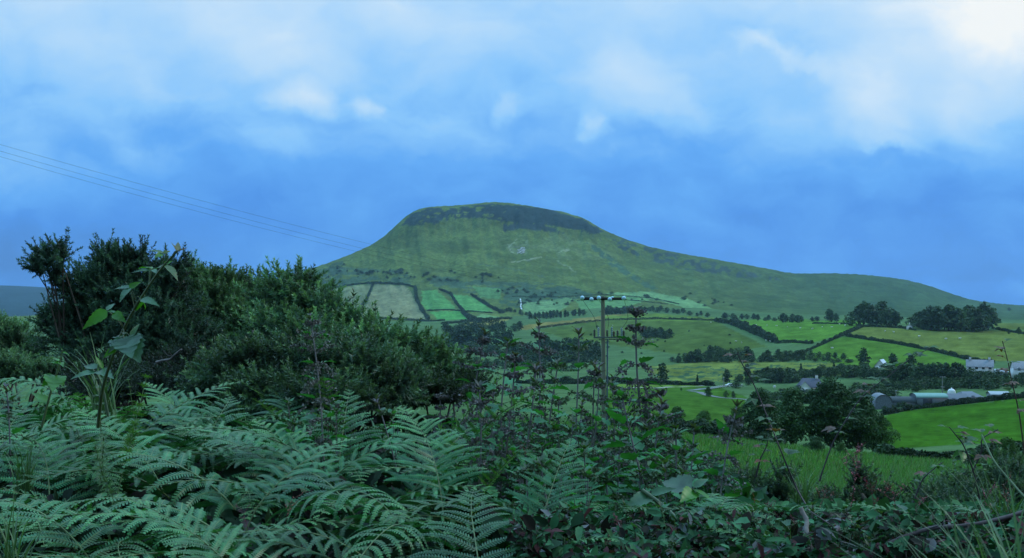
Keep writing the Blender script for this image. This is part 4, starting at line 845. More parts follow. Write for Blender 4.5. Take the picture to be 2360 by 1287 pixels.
# ------------------------------------------------------------------ buildings
M_WALL = solid_mat('painted_render', .8, .2, nscale=1.2, amt=.10, bump=.1)
M_ROOF = solid_mat('slate_roof', .75, .12, nscale=2.5, amt=.22, bump=.3, stretch=(1, 1, 4))
M_METAL = solid_mat('sheet_metal', .7, .15, nscale=3, amt=.25, bump=.15, stretch=(8, 1, 1))
M_GLASS = solid_mat('window_glass', .12, .6, attr=False, base=(.03, .04, .05), amt=.1)
WHITE = (.78, .78, .76); SLATE = (.13, .14, .17)
def gable_house(name, label, u, v, rot, Lx, Wy, hw, hr, Y0, Y1, wall=WHITE, roof=SLATE, wins=3, storeys=1, chim=1, cat='house', hip=0.0, door=True, wing=None, mroof=None, group=None):
    p = ground_at(u, v, Y0, Y1); t = thing(name, label, cat, p-np.array([0, 0, .15]), group, R(rot))
    b = MB(); x, y = Lx/2, Wy/2
    b.box((0, 0, hw/2-.3), (Lx, Wy, hw+.6), wall)
    if not hip:
        for sx_ in (-1, 1): b.add([[sx_*x, -y, hw], [sx_*x, y, hw], [sx_*x, 0, hw+hr*.97]], [[0, 1, 2] if sx_ > 0 else [1, 0, 2]], wall)
    if wing: wx, wl, ww, wh = wing; b.box((wx, -y-wl/2, hw*.5-.3), (ww, wl, hw+.6), wall); b.add([[wx-ww/2, -y-wl, hw], [wx+ww/2, -y-wl, hw], [wx, -y-wl, hw+wh*.97]], [[0, 1, 2]], wall)
    link('wall', b.mesh('wall', [M_WALL]), t)
    rf = MB(); e = .3; hx = x+e-hip*Lx
    V = [[-x-e, -y-e, hw-.12], [x+e, -y-e, hw-.12], [x+e, y+e, hw-.12], [-x-e, y+e, hw-.12], [-hx, 0, hw+hr], [hx, 0, hw+hr]]
    rf.add(V, [[0, 1, 5, 4], [2, 3, 4, 5]], roof)
    if hip: rf.add(V, [[1, 2, 5], [3, 0, 4]], roof)
    V2 = [[a, b_, c-.14] for a, b_, c in V]; rf.add(V2, [[4, 5, 1, 0], [5, 4, 3, 2]], roof)
    if wing:
        rr = [[wx-ww/2-.2, -y-wl-.25, hw-.1], [wx+ww/2+.2, -y-wl-.25, hw-.1], [wx, -y-wl-.25, hw+wh], [wx-ww/2-.2, 0, hw-.1], [wx+ww/2+.2, 0, hw-.1], [wx, 0, hw+wh]]
        rf.add(rr, [[0, 2, 5, 3], [2, 1, 4, 5]], roof)
    ro = link('roof', rf.mesh('roof', [mroof or M_ROOF]), t)
    if chim:
        for k_ in range(chim):
            cx = (-.36+.72*k_) * Lx if chim > 1 else .3*Lx*(1-hip); c_ = MB(); c_.box((cx, 0, hw+hr+.2), (.9, .7, 1.7), wall); c_.box((cx, 0, hw+hr+1.1), (1.05, .85, .12), (.3, .28, .27)); link('chimney', c_.mesh('chimney', [M_WALL]), ro)
    def window(cx, cy, cz, w_, h_, ax):
        f = MB()
        if ax == 'y': f.box((cx, cy-.03, cz), (w_+.16, .07, h_+.16), (.7, .7, .7)); g_ = MB(); g_.box((cx, cy-.055, cz), (w_, .05, h_), (.1, .1, .1))
        else: f.box((cx+.03, cy, cz), (.07, w_+.16, h_+.16), (.7, .7, .7)); g_ = MB(); g_.box((cx+.055, cy, cz), (.05, w_, h_), (.1, .1, .1))
        fo_ = link('window', f.mesh('window', [M_WALL]), t); link('pane', g_.mesh('pane', [M_GLASS]), fo_)
    for s_i in range(storeys):
        for k_ in range(wins):
            cx = -x+Lx*(k_+.5)/wins
            if wing and abs(cx-wing[0]) < wing[2]/2: continue
            if door and s_i == 0 and k_ == wins//2: continue
            window(cx, -y, 1.5+2.6*s_i, 1.1, 1.2, 'y')
    if wing: window(wing[0], -y-wing[1], 1.5, 1.4, 1.2, 'y')
    if door:
        d_ = MB(); cx = -x+Lx*(wins//2+.5)/max(wins, 1); d_.box((cx, -y-.03, 1.0), (1.0, .08, 2.1), (.08, .10, .13)); link('door', d_.mesh('door', [M_WALL]), t)
    return t
gable_house('farmhouse', 'two storey white farmhouse with grey roof and dark windows below the hedge', 2258, 868, -24, 10.5, 6.5, 4.6, 2.9, 380, 470, (.62, .62, .64), (.22, .23, .26), 4, 2, 2)
gable_house('farmhouse', 'white house cut off by the right edge of the frame', 2366, 872, -14, 11, 7, 4.2, 3.0, 360, 470, (.62, .62, .64), (.22, .23, .26), 3, 2, 1)
gable_house('bungalow', 'white bungalow with dark hipped roof among the valley trees', 1868, 908, -12, 9.4, 7.6, 2.9, 3.2, 330, 420, WHITE, (.085, .09, .12), 4, 1, 1, 'house', .22, True, (-2.6, 2.4, 4.2, 2.3))
gable_house('cottage', 'white cottage gable peeping out between the hilltop trees', 2096, 757, 66, 6, 4.0, 2.6, 1.5, 600, 740, WHITE, (.16, .17, .2), 2, 1, 1)
gable_house('cottage', 'small white roofed building half hidden by the round trees', 2032, 859, 58, 8, 4.6, 3.4, 3.0, 380, 520, WHITE, (.55, .58, .62), 2, 1, 0, 'house')
gable_house('farm_shed', 'pale blue sheeted shed right of the farmhouse', 2306, 865, -10, 5, 4, 2.0, 1.0, 380, 470, (.34, .38, .44), (.42, .47, .53), 0, 1, 0, 'shed', 0, False, None, M_METAL)
gable_house('farm_shed', 'long grey shed with a dull metal roof in the farmyard', 2190, 931, -6, 8.4, 5.6, 1.9, 1.3, 270, 350, (.17, .19, .22), (.13, .15, .18), 0, 1, 0, 'shed', 0, True, None, M_METAL)
gable_house('farm_shed', 'pale grey shed with hipped end beside the long grey shed', 2228, 925, 12, 6.6, 5.6, 1.7, 1.4, 270, 350, (.19, .21, .25), (.16, .185, .22), 0, 1, 0, 'shed', .28, True, None, M_METAL)
gable_house('farm_shed', 'low white roofed shed at the right end of the farmyard', 2300, 916, -8, 5.2, 4.4, 1.3, .7, 270, 350, (.2, .22, .24), (.38, .42, .46), 0, 1, 0, 'shed', 0, False, None, M_METAL)
def round_barn(label, u, v, rot, Lx, Wy, hw, hr, col, wall, Y0, Y1):
    p = ground_at(u, v, Y0, Y1); t = thing('barn', label, 'barn', p-np.array([0, 0, .15]), 'barns in the farmyard', R(rot)); a = np.linspace(0, math.pi, 13); y = -np.cos(a)*Wy/2; z = hw+np.sin(a)*hr
    rf = MB(); V = np.concatenate([np.stack([0*y-Lx/2-.2, y*1.05, z+.05], 1), np.stack([0*y+Lx/2+.2, y*1.05, z+.05], 1)]); n = 13; i = np.arange(n-1)[:, None]
    rf.add(V, np.concatenate([i+n, i+1+n, i+1, i], 1), col); V3 = V-np.array([0, 0, .1]); rf.add(V3, np.concatenate([i, i+1, i+1+n, i+n], 1), col)
    w_ = MB()
    for s in (-1, 1):
        E = np.stack([0*y+s*Lx/2, y, z], 1); E = np.vstack([E, [[s*Lx/2, Wy/2, -.3], [s*Lx/2, -Wy/2, -.3]]]); c = np.array([[s*Lx/2, 0, hw]]); m_ = len(E); w_.add(np.vstack([E, c]), [[k_, (k_+1) % m_, m_] for k_ in range(m_)], wall)
    for s in (-1, 1): w_.box((0, s*(Wy/2-.05), hw/2-.2), (Lx-.1, .1, hw+.3), wall)
    link('wall', w_.mesh('wall', [M_METAL]), t); link('roof', rf.mesh('roof', [M_METAL]), t)
    d_ = MB(); d_.box((-.15*Lx, -Wy/2-.04, hw*.45), (Lx*.3, .08, hw*.8), (.05, .055, .07)); link('door', d_.mesh('door', [M_METAL]), t)
round_barn('long barn with pale green curved roof in the farmyard', 2140, 934, -4, 8.6, 6, 2.6, 1.0, (.22, .38, .34), (.13, .15, .17), 270, 350)
round_barn('dark round topped barn behind the hedge bank at the left end of the farmyard', 2030, 942, 82, 7, 4.4, 2.4, 2.0, (.20, .22, .25), (.16, .18, .22), 250, 340)
round_barn('low dark curved shed between the round barn and the green roofed barn', 2078, 937, -8, 6.5, 5, 1.6, 1.4, (.06, .075, .085), (.12, .14, .15), 260, 345)
p = ground_at(2193, 918, 280, 360); d_ = MB(); d_.lathe([(1.2, 0), (1.2, 2.2), (1.05, 2.6), (.7, 2.9), (.2, 3.1), (.15, 3.4), (0.01, 3.45)], k=16, col=(.8, .82, .84)); tag(link('feed_silo', d_.mesh('feed_silo', [M_METAL], True), loc=p), 'white domed feed silo top behind the grey shed', 'silo')
d_ = MB(); p = ground_at(1785, 900, 330, 430); d_.lathe([(.05, 0), (.05, .9)], k=6, col=(.3, .3, .3)); d_.lathe([(.01, -.2), (.3, -.15), (.55, -.02), (.6, 0), (.56, .02), (.3, -.1), (.01, -.15)], (0, 0, 1.5), 16, (.8, .82, .84), 0, 'y'); tag(link('satellite_dish', d_.mesh('satellite_dish', [M_METAL], True), loc=p), 'small white dish on a post at the edge of the lawn', 'dish')
# lane, drive and the white car
def path_strip(name, label, pts, wd, col, Y0, Y1, lift=.12):
    g = bez(np.array([ground_at(u, v, Y0, Y1) for u, v in pts]), 60); t_ = unit(np.gradient(g, axis=0)*np.array([1, 1, 0])); n_ = np.stack([-t_[:, 1], t_[:, 0], 0*t_[:, 0]], 1); W = []
    for k_ in (-.5, 0, .5):
        q = g+n_*wd*k_; q[:, 2] = [zground(a, b) for a, b in q[:, :2]]; q[:, 2] += lift; W.append(q)
    V = np.stack(W, 1).reshape(-1, 3); i = np.arange(59)[:, None]*3; Q = np.concatenate([np.concatenate([i+k_, i+1+k_, i+4+k_, i+3+k_], 1) for k_ in (0, 1)])
    tag(link(name, mesh_from(name, V, [Q], np.tile(col, (len(V), 1)), [solid_mat(name+'_surface', .9, .2, nscale=.6, amt=.2)]), ), label, 'path', kind='structure')
path_strip('track', 'pale farm track across the valley field', [(1380, 897), (1460, 895), (1540, 893), (1625, 889)], 2.2, (.30, .31, .24), 330, 460)
path_strip('driveway', 'grey tarmac drive curving past the round bush', [(1590, 903), (1612, 905), (1632, 912), (1668, 918), (1705, 920), (1740, 926)], 3.0, (.17, .18, .19), 250, 420)
path_strip('yard', 'pale grey yard where the lane meets the drive', [(1586, 901), (1625, 897), (1690, 891), (1730, 888)], 2.6, (.20, .22, .23), 300, 440, .16)
def car(label, u, v, rot, col, Y0, Y1):
    p = ground_at(u, v, Y0, Y1); t = thing('parked_car', label, 'car', p+np.array([0, 0, .2]), None, R(rot)); b = MB(); g_ = MB()
    pr = np.array([(-2.05, .35), (-2.1, .7), (-1.95, .95), (-1.3, 1.02), (-.75, 1.42), (.75, 1.45), (1.35, 1.0), (1.95, .9), (2.1, .62), (2.05, .32)]); n = len(pr)
    for s in (-1, 1): V = np.array([(x, s*.82*(1 if z < 1.05 else .84), z) for x, z in pr]); b.add(np.vstack([V, [[0, s*.82, .6]]]), [[k_, (k_+1) % n, n] for k_ in range(n)], col)
    V = np.array([(x, s*.82*(1 if z < 1.05 else .84), z) for s in (-1, 1) for x, z in pr]); b.add(V, [[k_, (k_+1) % n, n+(k_+1) % n, n+k_] for k_ in range(n)], col)
    link('body', b.mesh('car_body', [M_METAL]), t)
    for s in (-1, 1): g_.add([(-.95, s*.785, 1.05), (-.65, s*.71, 1.36), (.65, s*.71, 1.38), (1.1, s*.785, 1.04)], [[0, 1, 2, 3]], (.05, .05, .06))
    link('side_window', g_.mesh('car_glass', [M_GLASS]), t)
    for x in (-1.3, 1.3):
        for s in (-1, 1): w_ = MB(); w_.lathe([(.01, -.1), (.31, -.1), (.33, 0), (.31, .1), (.01, .1)], (x, s*.78, .32), 14, (.03, .03, .03), 0, 'y'); link('wheel', w_.mesh('car_wheel', [M_METAL]), t)
car('small white car parked by the lane below the tall dark tree', 1683, 893, 8, (.75, .77, .8), 300, 440)
def fence(label, pts, h, Y0, Y1, col):
    g = bez(np.array([ground_at(u, v, Y0, Y1) for u, v in pts]), 16); t = thing('paddock_fence', label, 'fence', g[0])
    for q in g: m_ = MB(); m_.box(q-g[0]+np.array([0, 0, h/2-.1]), (.14, .14, h+.2), col); link('post', m_.mesh('fence_post', [M_WOOD]), t)
    for z in (.45, .9): m_ = MB(); m_.tube(g-g[0]+np.array([0, .09, z*h/1.1]), .05, 4, col); link('rail', m_.mesh('fence_rail', [M_WOOD]), t)
fence('pale rail fence beside the lane left of the white car', [(1640, 898), (1660, 895), (1690, 892), (1712, 890)], 1.2, 300, 440, (.45, .46, .47))
# waterfall, white house of the scree
wf = MB(); pts = [ground_at(u, v, 1700, 2600) for u, v in [(1199, 690), (1201, 700), (1200, 708), (1203, 716)]]; pts = bez(pts, 20)
for k_ in range(19):
    a, b = pts[k_]+np.array([0, -1.5, 1.2]), pts[k_+1]+np.array([0, -1.5, 1.2]); w_ = .9+.5*math.sin(k_*1.7); wf.add([a-[w_, 0, 0], a+[w_, 0, 0], b+[w_*1.1, 0, 0], b-[w_*1.1, 0, 0], a+[0, -.8, .5], b+[0, -.8, .5]], [[0, 4, 5, 3], [4, 1, 2, 5]], (.62, .68, .75))
tag(link('waterfall', wf.mesh('waterfall', [solid_mat('falling_water', .4, .5, nscale=.5, amt=.3)], True)), 'thin white waterfall dropping down the wooded gully', 'waterfall', kind='structure')
sc_ = MB(); r = rnd(5); o = ground_at(1200, 580, 1800, 3000)
for i in range(60):
    u, v = r.uniform(1192, 1209), r.uniform(571, 585)
    if (u-1192)*.8+(v-571) < 7: continue
    q = ground_at(u, v, 1800, 3000)-o; s = r.uniform(.6, 1.9); d = unit(r.normal(0, 1, (8, 3)))*s; d = np.array([[a*s, b*s, c*s] for a in (-1, 1) for b in (-1, 1) for c in (-1, 1)])*r.uniform(.6, 1.2, (8, 3)); sc_.add(d+q, [[0, 1, 3, 2], [4, 6, 7, 5], [0, 4, 5, 1], [2, 3, 7, 6], [0, 2, 6, 4], [1, 5, 7, 3]], (.62, .62, .66))
tag(link('scree', sc_.mesh('scree', [solid_mat('pale_rock', .8, .3, nscale=.6, amt=.25)]), loc=o), 'small patch of white rock below the summit crags', 'rocks', kind='stuff')
d_ = MB(); p = np.array([(58-UC)/F*4300, 4300, -(726-VH)/F*4300]); d_.tube([p*0, (0, 0, 22)], [1.7, 1.2], 8, (.75, .78, .8)); tag(link('mast', d_.mesh('mast', [M_METAL]), loc=p), 'tiny white mast standing before the far left hill', 'mast')
# sheep
def sheep_mesh():
    b = MB(); n = 9; q = np.linspace(-.55, .55, n); rr = .30*np.sqrt(np.clip(1-(q/.62)**2, .05, 1)); b.lathe(np.stack([rr, q], 1), (0, 0, .62), 9, (.72, .72, .68), 0, 'x')
    b.tube([(.48, 0, .72), (.66, 0, .86), (.86, 0, .74)], [.14, .11, .06], 6, (.6, .6, .56))
    for x in (-.36, .36):
        for y in (-.14, .14): b.tube([(x, y, .45), (x, y, 0)], [.06, .035], 5, (.4, .4, .38))
    for y in (-.1, .1): b.tube([(.68, y*.6, .88), (.66, y*2, .86)], [.035, .01], 4, (.5, .5, .46))
    return b.mesh('sheep_body', [solid_mat('fleece', .95, .1, nscale=12, amt=.15)], True)
SH = sheep_mesh(); r = rnd(31)
for u, v, lab in [(1720, 748, 'sheep by the left hedge of the sheep field'), (1742, 751, 'sheep grazing a little right of the left hedge'), (1768, 752, 'sheep in the upper middle of the sheep field'), (1790, 753, 'sheep below the dense thicket, left end'), (1815, 756, 'sheep straight below the dense thicket'), (1844, 758, 'lone sheep in the open middle of the field'),
                  (1872, 760, 'brightest sheep in the middle of the sheep field'), (1895, 756, 'sheep right of the brightest sheep'), (1917, 756, 'sheep near the low field hedge'), (1948, 752, 'sheep next to the dark clump of trees'), (1935, 749, 'sheep tight by the short low hedge'), (1696, 789, 'sheep at the bottom of the bare pasture beside the hedge'), (1709, 792, 'sheep right of the one at the pasture bottom'), (1765, 787, 'sheep in the gap below the thick hedge'), (1776, 789, 'second sheep in the gap below the thick hedge'),
                  (1638, 745, 'sheep on the brow of the bare pasture'), (1412, 752, 'pale sheep on the pasture just right of the pole'), (2060, 768, 'sheep below the white hilltop cottage'), (2118, 778, 'sheep in the middle of the pale hilltop field'), (2180, 784, 'sheep right of the middle in the pale hilltop field'), (2212, 783, 'rightmost sheep in the pale hilltop field'), (1918, 805, 'sheep near the long straight hedge'), (2040, 766, 'sheep near the left corner of the pale hilltop field')]:
    p = ground_at(u, v, 450 if v > 760 or u > 1900 else 560, 1300); o = link('sheep', SH, loc=p); s = 1.45; o.scale = (s, s, s); o.rotation_euler = (0, 0, r.uniform(0, 6.28)); tag(o, lab, 'sheep', 'sheep grazing the valley fields')

# ------------------------------------------------------------------ power poles and wires
M_POLE = solid_mat('weathered_pole', .85, .2, nscale=5, amt=.3, bump=.4, stretch=(1, 1, .12)); M_PORC = solid_mat('glazed_porcelain', .12, .7, nscale=4, amt=.1)
PY = 60.0; base = np.array([(1392-UC)/F*PY, PY, 0]); base[2] = zground(base[0], PY); ztop = -(683-VH)/F*PY; Hh = ztop-base[2]
t = thing('power_pole', 'tall timber power pole with glass insulators standing behind the nettles', 'power pole', base)
m_ = MB(); z = np.linspace(-.8, Hh, 12); m_.tube(np.stack([-.07*z/Hh, 0*z, z], 1), np.linspace(.155, .115, 12), 12, (.20, .20, .16)); link('pole', m_.mesh('pole', [M_POLE], True), t)
pxm = PY/F; zc = Hh-.16
m_ = MB(); m_.box((0-.05, -.16, zc), (2.75, .13, .17), (.03, .028, .028)); m_.box((.05, .16, zc), (2.5, .11, .15), (.03, .028, .028)); link('crossarm', m_.mesh('crossarm', [M_POLE]), t)
ins = [(-50, 5), (-12, 4), (22, 1), (-29, -4), (13, -4), (45, 3)]
for k_, (du, dv_) in enumerate(ins):
    m_ = MB(); yy = -.42 if k_ in (0, 1, 5, 3, 4) else .35; c = (du*pxm-.03, yy, zc+dv_*pxm*.4)
    m_.lathe([(.01, -.2), (.075, -.19), (.12, -.13), (.06, -.09), (.13, -.03), (.135, .02), (.07, .06), (.105, .10), (.05, .15), (.01, .17)], c, 14, (.42, .66, .80), 0, 'y'); ob_ = link('insulator', m_.mesh('insulator', [M_PORC], True), t)
    m_ = MB(); m_.tube([(c[0], 0 if yy < 0 else .16, zc), (c[0], yy, c[2])], .022, 5, (.2, .2, .2)); link('pin', m_.mesh('pin', [M_METAL]), ob_)
zl = -(778-VH)/F*PY-base[2]
m_ = MB(); m_.box((.42, -.2, zl), (2.15, .09, .09), (.13, .15, .17)); m_.box((.42, -.02, zl-.12), (1.5, .07, .07), (.2, .22, .24)); link('equipment_arm', m_.mesh('equipment_arm', [M_METAL]), t)
for du, hh, cc in [(-20, .42, (.05, .04, .04)), (-10, .55, (.30, .38, .46)), (11, .40, (.05, .04, .04)), (22, .58, (.22, .30, .38)), (27, .34, (.10, .06, .05)), (36, .38, (.07, .06, .06)), (46, .52, (.25, .32, .40)), (51, .36, (.08, .06, .06))]:
    m_ = MB(); pr = [(.03, 0)]
    for q in np.linspace(.06, hh-.05, 5): pr += [(.045, q-.02), (.095, q), (.045, q+.025)]
    pr += [(.03, hh), (.005, hh+.03)]; m_.lathe(pr, (du*pxm*.95-.1, -.2, zl+.05), 12, cc); link('bushing', m_.mesh('bushing', [M_PORC], True), t)
m_ = MB(); m_.tube([(.22, -.1, zl-.1), (.2, -.12, zl-.6), (.19, -.1, zl-2.2), (.17, -.08, -.2)], .045, 8, (.10, .13, .20)); link('cable_pipe', m_.mesh('cable_pipe', [M_METAL], True), t)
for k_ in range(3):                                              # jumpers from the upper arm to the lower gear
    m_ = MB(); a = np.array((ins[(0, 1, 5)[k_]][0]*pxm, -.45, zc-.1)); b = np.array(((-18, 8, 40)[k_]*pxm, -.25, zl+.55)); mid = (a+b)/2+np.array((.25, -.35, -.2)); m_.tube(bez([a, mid, b], 14), .011, 5, (.05, .05, .06)); link('jumper_wire', m_.mesh('jumper_wire', [M_METAL]), t)
def wire(label, a, b, sag, rad=.004, name='power_line', group='wires of the overhead line'):
    q = np.linspace(0, 1, 60)[:, None]; p = a+(b-a)*q-np.array([0, 0, sag])*4*q*(1-q); m_ = MB(); m_.tube(p-a, rad, 5, (.045, .05, .06)); tag(link(name, m_.mesh(name, [M_METAL]), loc=a), label, 'wire', group)
for k_, (v0, du, lab) in enumerate([(316, 45, 'topmost of the three overhead wires crossing the left sky'), (331, -12, 'middle one of the three overhead wires in the left sky'), (344, -50, 'lowest of the three overhead wires crossing the left sky')]):
    wire(lab, P(-60, v0, 33.0+k_*.5), base+np.array([du*pxm, -.4, zc+.05]), .42)
for u, v, hpx, lab in [(2172, 922, 54, 'distant power pole with two crossarms behind the farm sheds'), (2065, 926, 26, 'short distant pole left of the green roofed barn'), (1668, 884, 22, 'thin distant pole in front of the round tree by the lane')]:
    p = ground_at(u, v, 270, 430); h = hpx*p[1]/F; t = thing('power_pole', lab, 'power pole', p); m_ = MB(); m_.tube([(0, 0, -.5), (0, 0, h)], [.2, .14], 8, (.24, .24, .22)); link('pole', m_.mesh('pole', [M_POLE]), t)
    for zq, wq in ([(h-.15, 1.9), (h*.55, 1.1)] if hpx > 40 else [(h-.15, .9)]): m_ = MB(); m_.box((0, -.2, zq), (wq, .14, .16), (.35, .37, .4)); link('crossarm', m_.mesh('crossarm', [M_POLE]), t)
# ------------------------------------------------------------------ gorse
DK = (.078, .160, .105); MG = (.125, .255, .150); LG = (.125, .24, .12)
gorse('tall dark gorse bush with a forked crown against the sky at the left', [(112, 602, 6.6, 40, 36), (92, 622, 6.6, 24, 26), (142, 588, 6.6, 22, 26), (126, 640, 6.65, 30, 22), (160, 668, 6.75, 26, 32), (196, 690, 6.8, 40, 50), (276, 618, 6.9, 56, 46), (326, 604, 6.9, 36, 36), (246, 600, 6.9, 26, 32), (388, 634, 6.8, 46, 40), (428, 620, 6.8, 14, 18), (262, 680, 6.9, 92, 66), (370, 700, 6.9, 92, 76), (165, 756, 6.8, 66, 50), (118, 748, 6.7, 26, 40), (280, 780, 7.0, 160, 86), (420, 800, 6.9, 110, 80)], 3600, DK, (.10, .18, .095), 1, 1.2, up=.75)
gorse('lighter gorse bush behind the tall dark one, with loose feathery top', [(470, 672, 7.7, 62, 48), (440, 640, 7.7, 30, 22), (520, 662, 7.7, 34, 32), (500, 720, 7.6, 70, 60), (578, 684, 7.8, 46, 42), (570, 760, 7.5, 70, 60)], 1700, LG, (.16, .25, .09), 2, 1.35, up=.9)
gorse('big pale tipped gorse bush sloping down before the brown fields', [(678, 696, 5.7, 62, 44), (690, 662, 5.7, 16, 16), (628, 706, 5.8, 30, 40), (745, 732, 5.6, 48, 38), (800, 768, 5.6, 48, 36), (690, 792, 5.95, 118, 62), (640, 770, 5.5, 44, 34), (720, 790, 5.4, 50, 36), (770, 812, 5.4, 40, 30), (850, 805, 5.5, 70, 40), (925, 822, 5.6, 58, 38), (985, 836, 5.6, 28, 30), (890, 876, 5.9, 116, 52), (770, 866, 5.9, 116, 56), (860, 850, 5.4, 46, 30), (930, 880, 5.4, 50, 32), (800, 880, 5.3, 46, 30), (1010, 870, 5.6, 50, 46)], 4400, MG, (.24, .38, .15), 3, 1.4, up=.85)
gorse('low grey green gorse in front of the big gorse, above the ferns', [(760, 925, 4.6, 120, 40), (640, 925, 4.7, 100, 40), (600, 868, 5.0, 100, 58), (700, 850, 4.9, 70, 52), (800, 870, 4.8, 100, 60), (890, 905, 4.8, 80, 46), (530, 880, 5.2, 70, 50)], 2600, (.075, .15, .095), (.16, .25, .11), 4, 1.25, up=.8)
gorse('small dark gorse at the right foot of the big gorse behind the nettles', [(1050, 868, 5.8, 42, 38), (1090, 905, 5.5, 40, 36), (990, 915, 5.2, 70, 40)], 900, (.04, .075, .045), (.09, .14, .055), 5, .95)
gorse('soft pale green gorse far back at the left edge', [(30, 790, 9.2, 60, 52), (-30, 770, 9.2, 60, 52), (80, 815, 9, 34, 40), (20, 860, 8.6, 90, 50), (110, 868, 8.2, 60, 40)], 1800, (.115, .22, .115), (.17, .27, .11), 6, 1.05, up=1.2)
gorse('low dark gorse among the brambles under the thicket', [(420, 895, 5.6, 150, 44), (250, 900, 5.6, 120, 44), (540, 920, 5.2, 90, 40), (470, 850, 6.2, 110, 50), (330, 868, 6.0, 110, 46), (220, 868, 6.0, 80, 40)], 1500, (.030, .052, .036), (.05, .085, .05), 7, 1.0)
gorse('grey green gorse seedling bush between nettles and the meadow', [(1705, 1136, 4.1, 76, 44), (1780, 1154, 4.0, 60, 38), (1640, 1142, 4.2, 44, 36), (1800, 1112, 4.0, 16, 30)], 700, (.066, .13, .075), (.15, .23, .10), 8, .75, ground=-1.0)
gorse('low gorse below the meadow, left of the red stems', [(1935, 1182, 3.6, 66, 42), (2010, 1166, 3.6, 50, 36), (1880, 1190, 3.5, 50, 36), (1975, 1115, 3.6, 14, 26)], 650, (.064, .125, .075), (.15, .22, .10), 9, .7, ground=-.85)
gorse('pale grey gorse at the lower right beside the grass', [(2150, 1164, 3.6, 80, 40), (2240, 1146, 3.5, 70, 50), (2320, 1130, 3.5, 64, 70), (2200, 1180, 3.3, 110, 46), (2360, 1160, 3.4, 70, 60)], 1200, (.078, .15, .098), (.18, .26, .13), 10, .7, ground=-.85)
for k_, (pts, lab) in enumerate([([(588, 800, 5.3), (586, 780, 5.2), (584, 762, 5.1)], 'short bleached dead twig upright in the gorse'), ([(500, 830, 5.3), (540, 822, 5.2), (588, 805, 5.2), (640, 800, 5.2)], 'bleached dead branch lying across the gorse'), ([(360, 838, 5.6), (390, 826, 5.5), (418, 804, 5.4)], 'bare brown branch sticking out under the dark gorse')]):
    stick(lab, pts, .008, .005, k_, (.17, .15, .14), 'dead_branch', 3)
# ------------------------------------------------------------------ bracken
r = rnd(400); placed = 0
HERO = [('bright upright frond with its face to the camera beside the nettles', 12, (985, 1020), 2.5, 25, .54, 0, 0), ('long frond lying level with its pinnae hanging like a curtain', 3, (380, 1062), 2.65, 82, 1.02, 0, 0),
        ('upright frond with an open comb of pinnae standing before the nettles', 14, (1270, 1130), 1.95, -38, .46, -4, 0), ('big frond spread flat at the bottom edge just left of the sticks', 13, (1095, 1245), 1.75, 10, .60, -14, 0), ('drooping frond at the bottom with pinnae bent into hooks', 9, (900, 1215), 1.85, 170, .66, 0, 0),
        ('second long frond with hanging pinnae below the curtain frond', 9, (300, 1150), 2.3, 78, .95, 0, 0), ('frond at the back of the bed against the dark gorse', 13, (430, 925), 4.2, -40, .80, -6, 0), ('broad frond near the bottom left with comb like pinnae', 12, (480, 1258), 1.8, 70, .56, -22, 0),
        ('upright frond with an open comb of pinnae below the lone tall nettle', 13, (700, 1065), 2.5, -35, .52, -10, 0), ('narrow green frond rising edge on left of the first nettles', 5, (1105, 1000), 2.75, 240, .85, 20, 0), ('arching frond over the dark hollow at lower left', 4, (330, 1195), 2.1, 100, .8, 0, 0),
        ('frond with bluish sheen in the middle of the bed', 0, (620, 1010), 3.0, 100, .95, 0, 0), ('small unrolling frond tip standing above the bed', 8, (762, 965), 3.4, 180, .95, 20, 0), ('pale frond lit from above right of the bramble stem', 13, (270, 1000), 2.9, 60, .66, -8, 0),
        ('frond at the lower centre arching to the right', 9, (810, 1130), 2.2, 225, .74, 0, 0), ('tuft like frond on the left edge of the bed', 2, (60, 1010), 3.0, 300, .9, 0, 0), ('frond with its tip rolled, above the back of the bed', 8, (1075, 955), 3.3, 250, .9, 15, 0), ('left rear frond curving over like a feather', 3, (70, 880), 4.2, 100, .8, 0, 0),
        ('frond at the bottom left corner hanging over the shade', 4, (90, 1180), 2.1, 60, .8, 0, 0), ('short frond in the bottom centre with yellowish underside', 7, (740, 1235), 1.95, 95, .72, 0, -20), ('flat frond half hidden behind the nettle stems', 1, (860, 1040), 3.0, 280, .8, 0, 0)]
for lab, k_, (u, v), Y, rz, s, ti, sd_ in HERO: put_frond(lab, k_, P(u, v, Y), rz, s, R(ti), side=R(sd_), group=None)
def bed(label, group, poly, n, zc, seed, young=.12, smin=.72, smax=1.0):
    r = rnd(seed); c = 0; p_ = np.array(poly, float)
    while c < n:
        u = r.uniform(p_[:, 0].min(), p_[:, 0].max()); v = r.uniform(p_[:, 1].min(), p_[:, 1].max())
        if not inpoly(np.array([u]), np.array([v]), poly)[0]: continue
        Y = float(np.clip(-zc*F/(v-VH)*r.uniform(.92, 1.12), 1.55, 6)); k_ = int(r.choice([5, 8])) if r.random() < young else int(r.choice([0, 1, 2, 3, 4, 6, 7, 9, 10, 11]))
        rz = r.normal(180, 75)
        if r.random() < .12: k_ = int(r.choice([12, 13, 14])); rz = r.normal(0, 60)
        put_frond(label, k_, P(u, v, Y), rz, r.uniform(smin, smax)*.84, r.normal(0, .2), group, r.normal(0, .16)); c += 1
bed('frond in the rear rows of the fern bed, against the gorse', 'rear rows of the fern bed', [(-60, 900), (200, 930), (620, 915), (900, 980), (900, 1010), (-60, 1010)], 44, -.44, 1, .06)
bed('frond in the middle of the fern bed at the left', 'middle of the fern bed', [(-60, 1010), (820, 1010), (900, 1130), (-60, 1130)], 32, -.47, 2, .1, .85, 1.12)
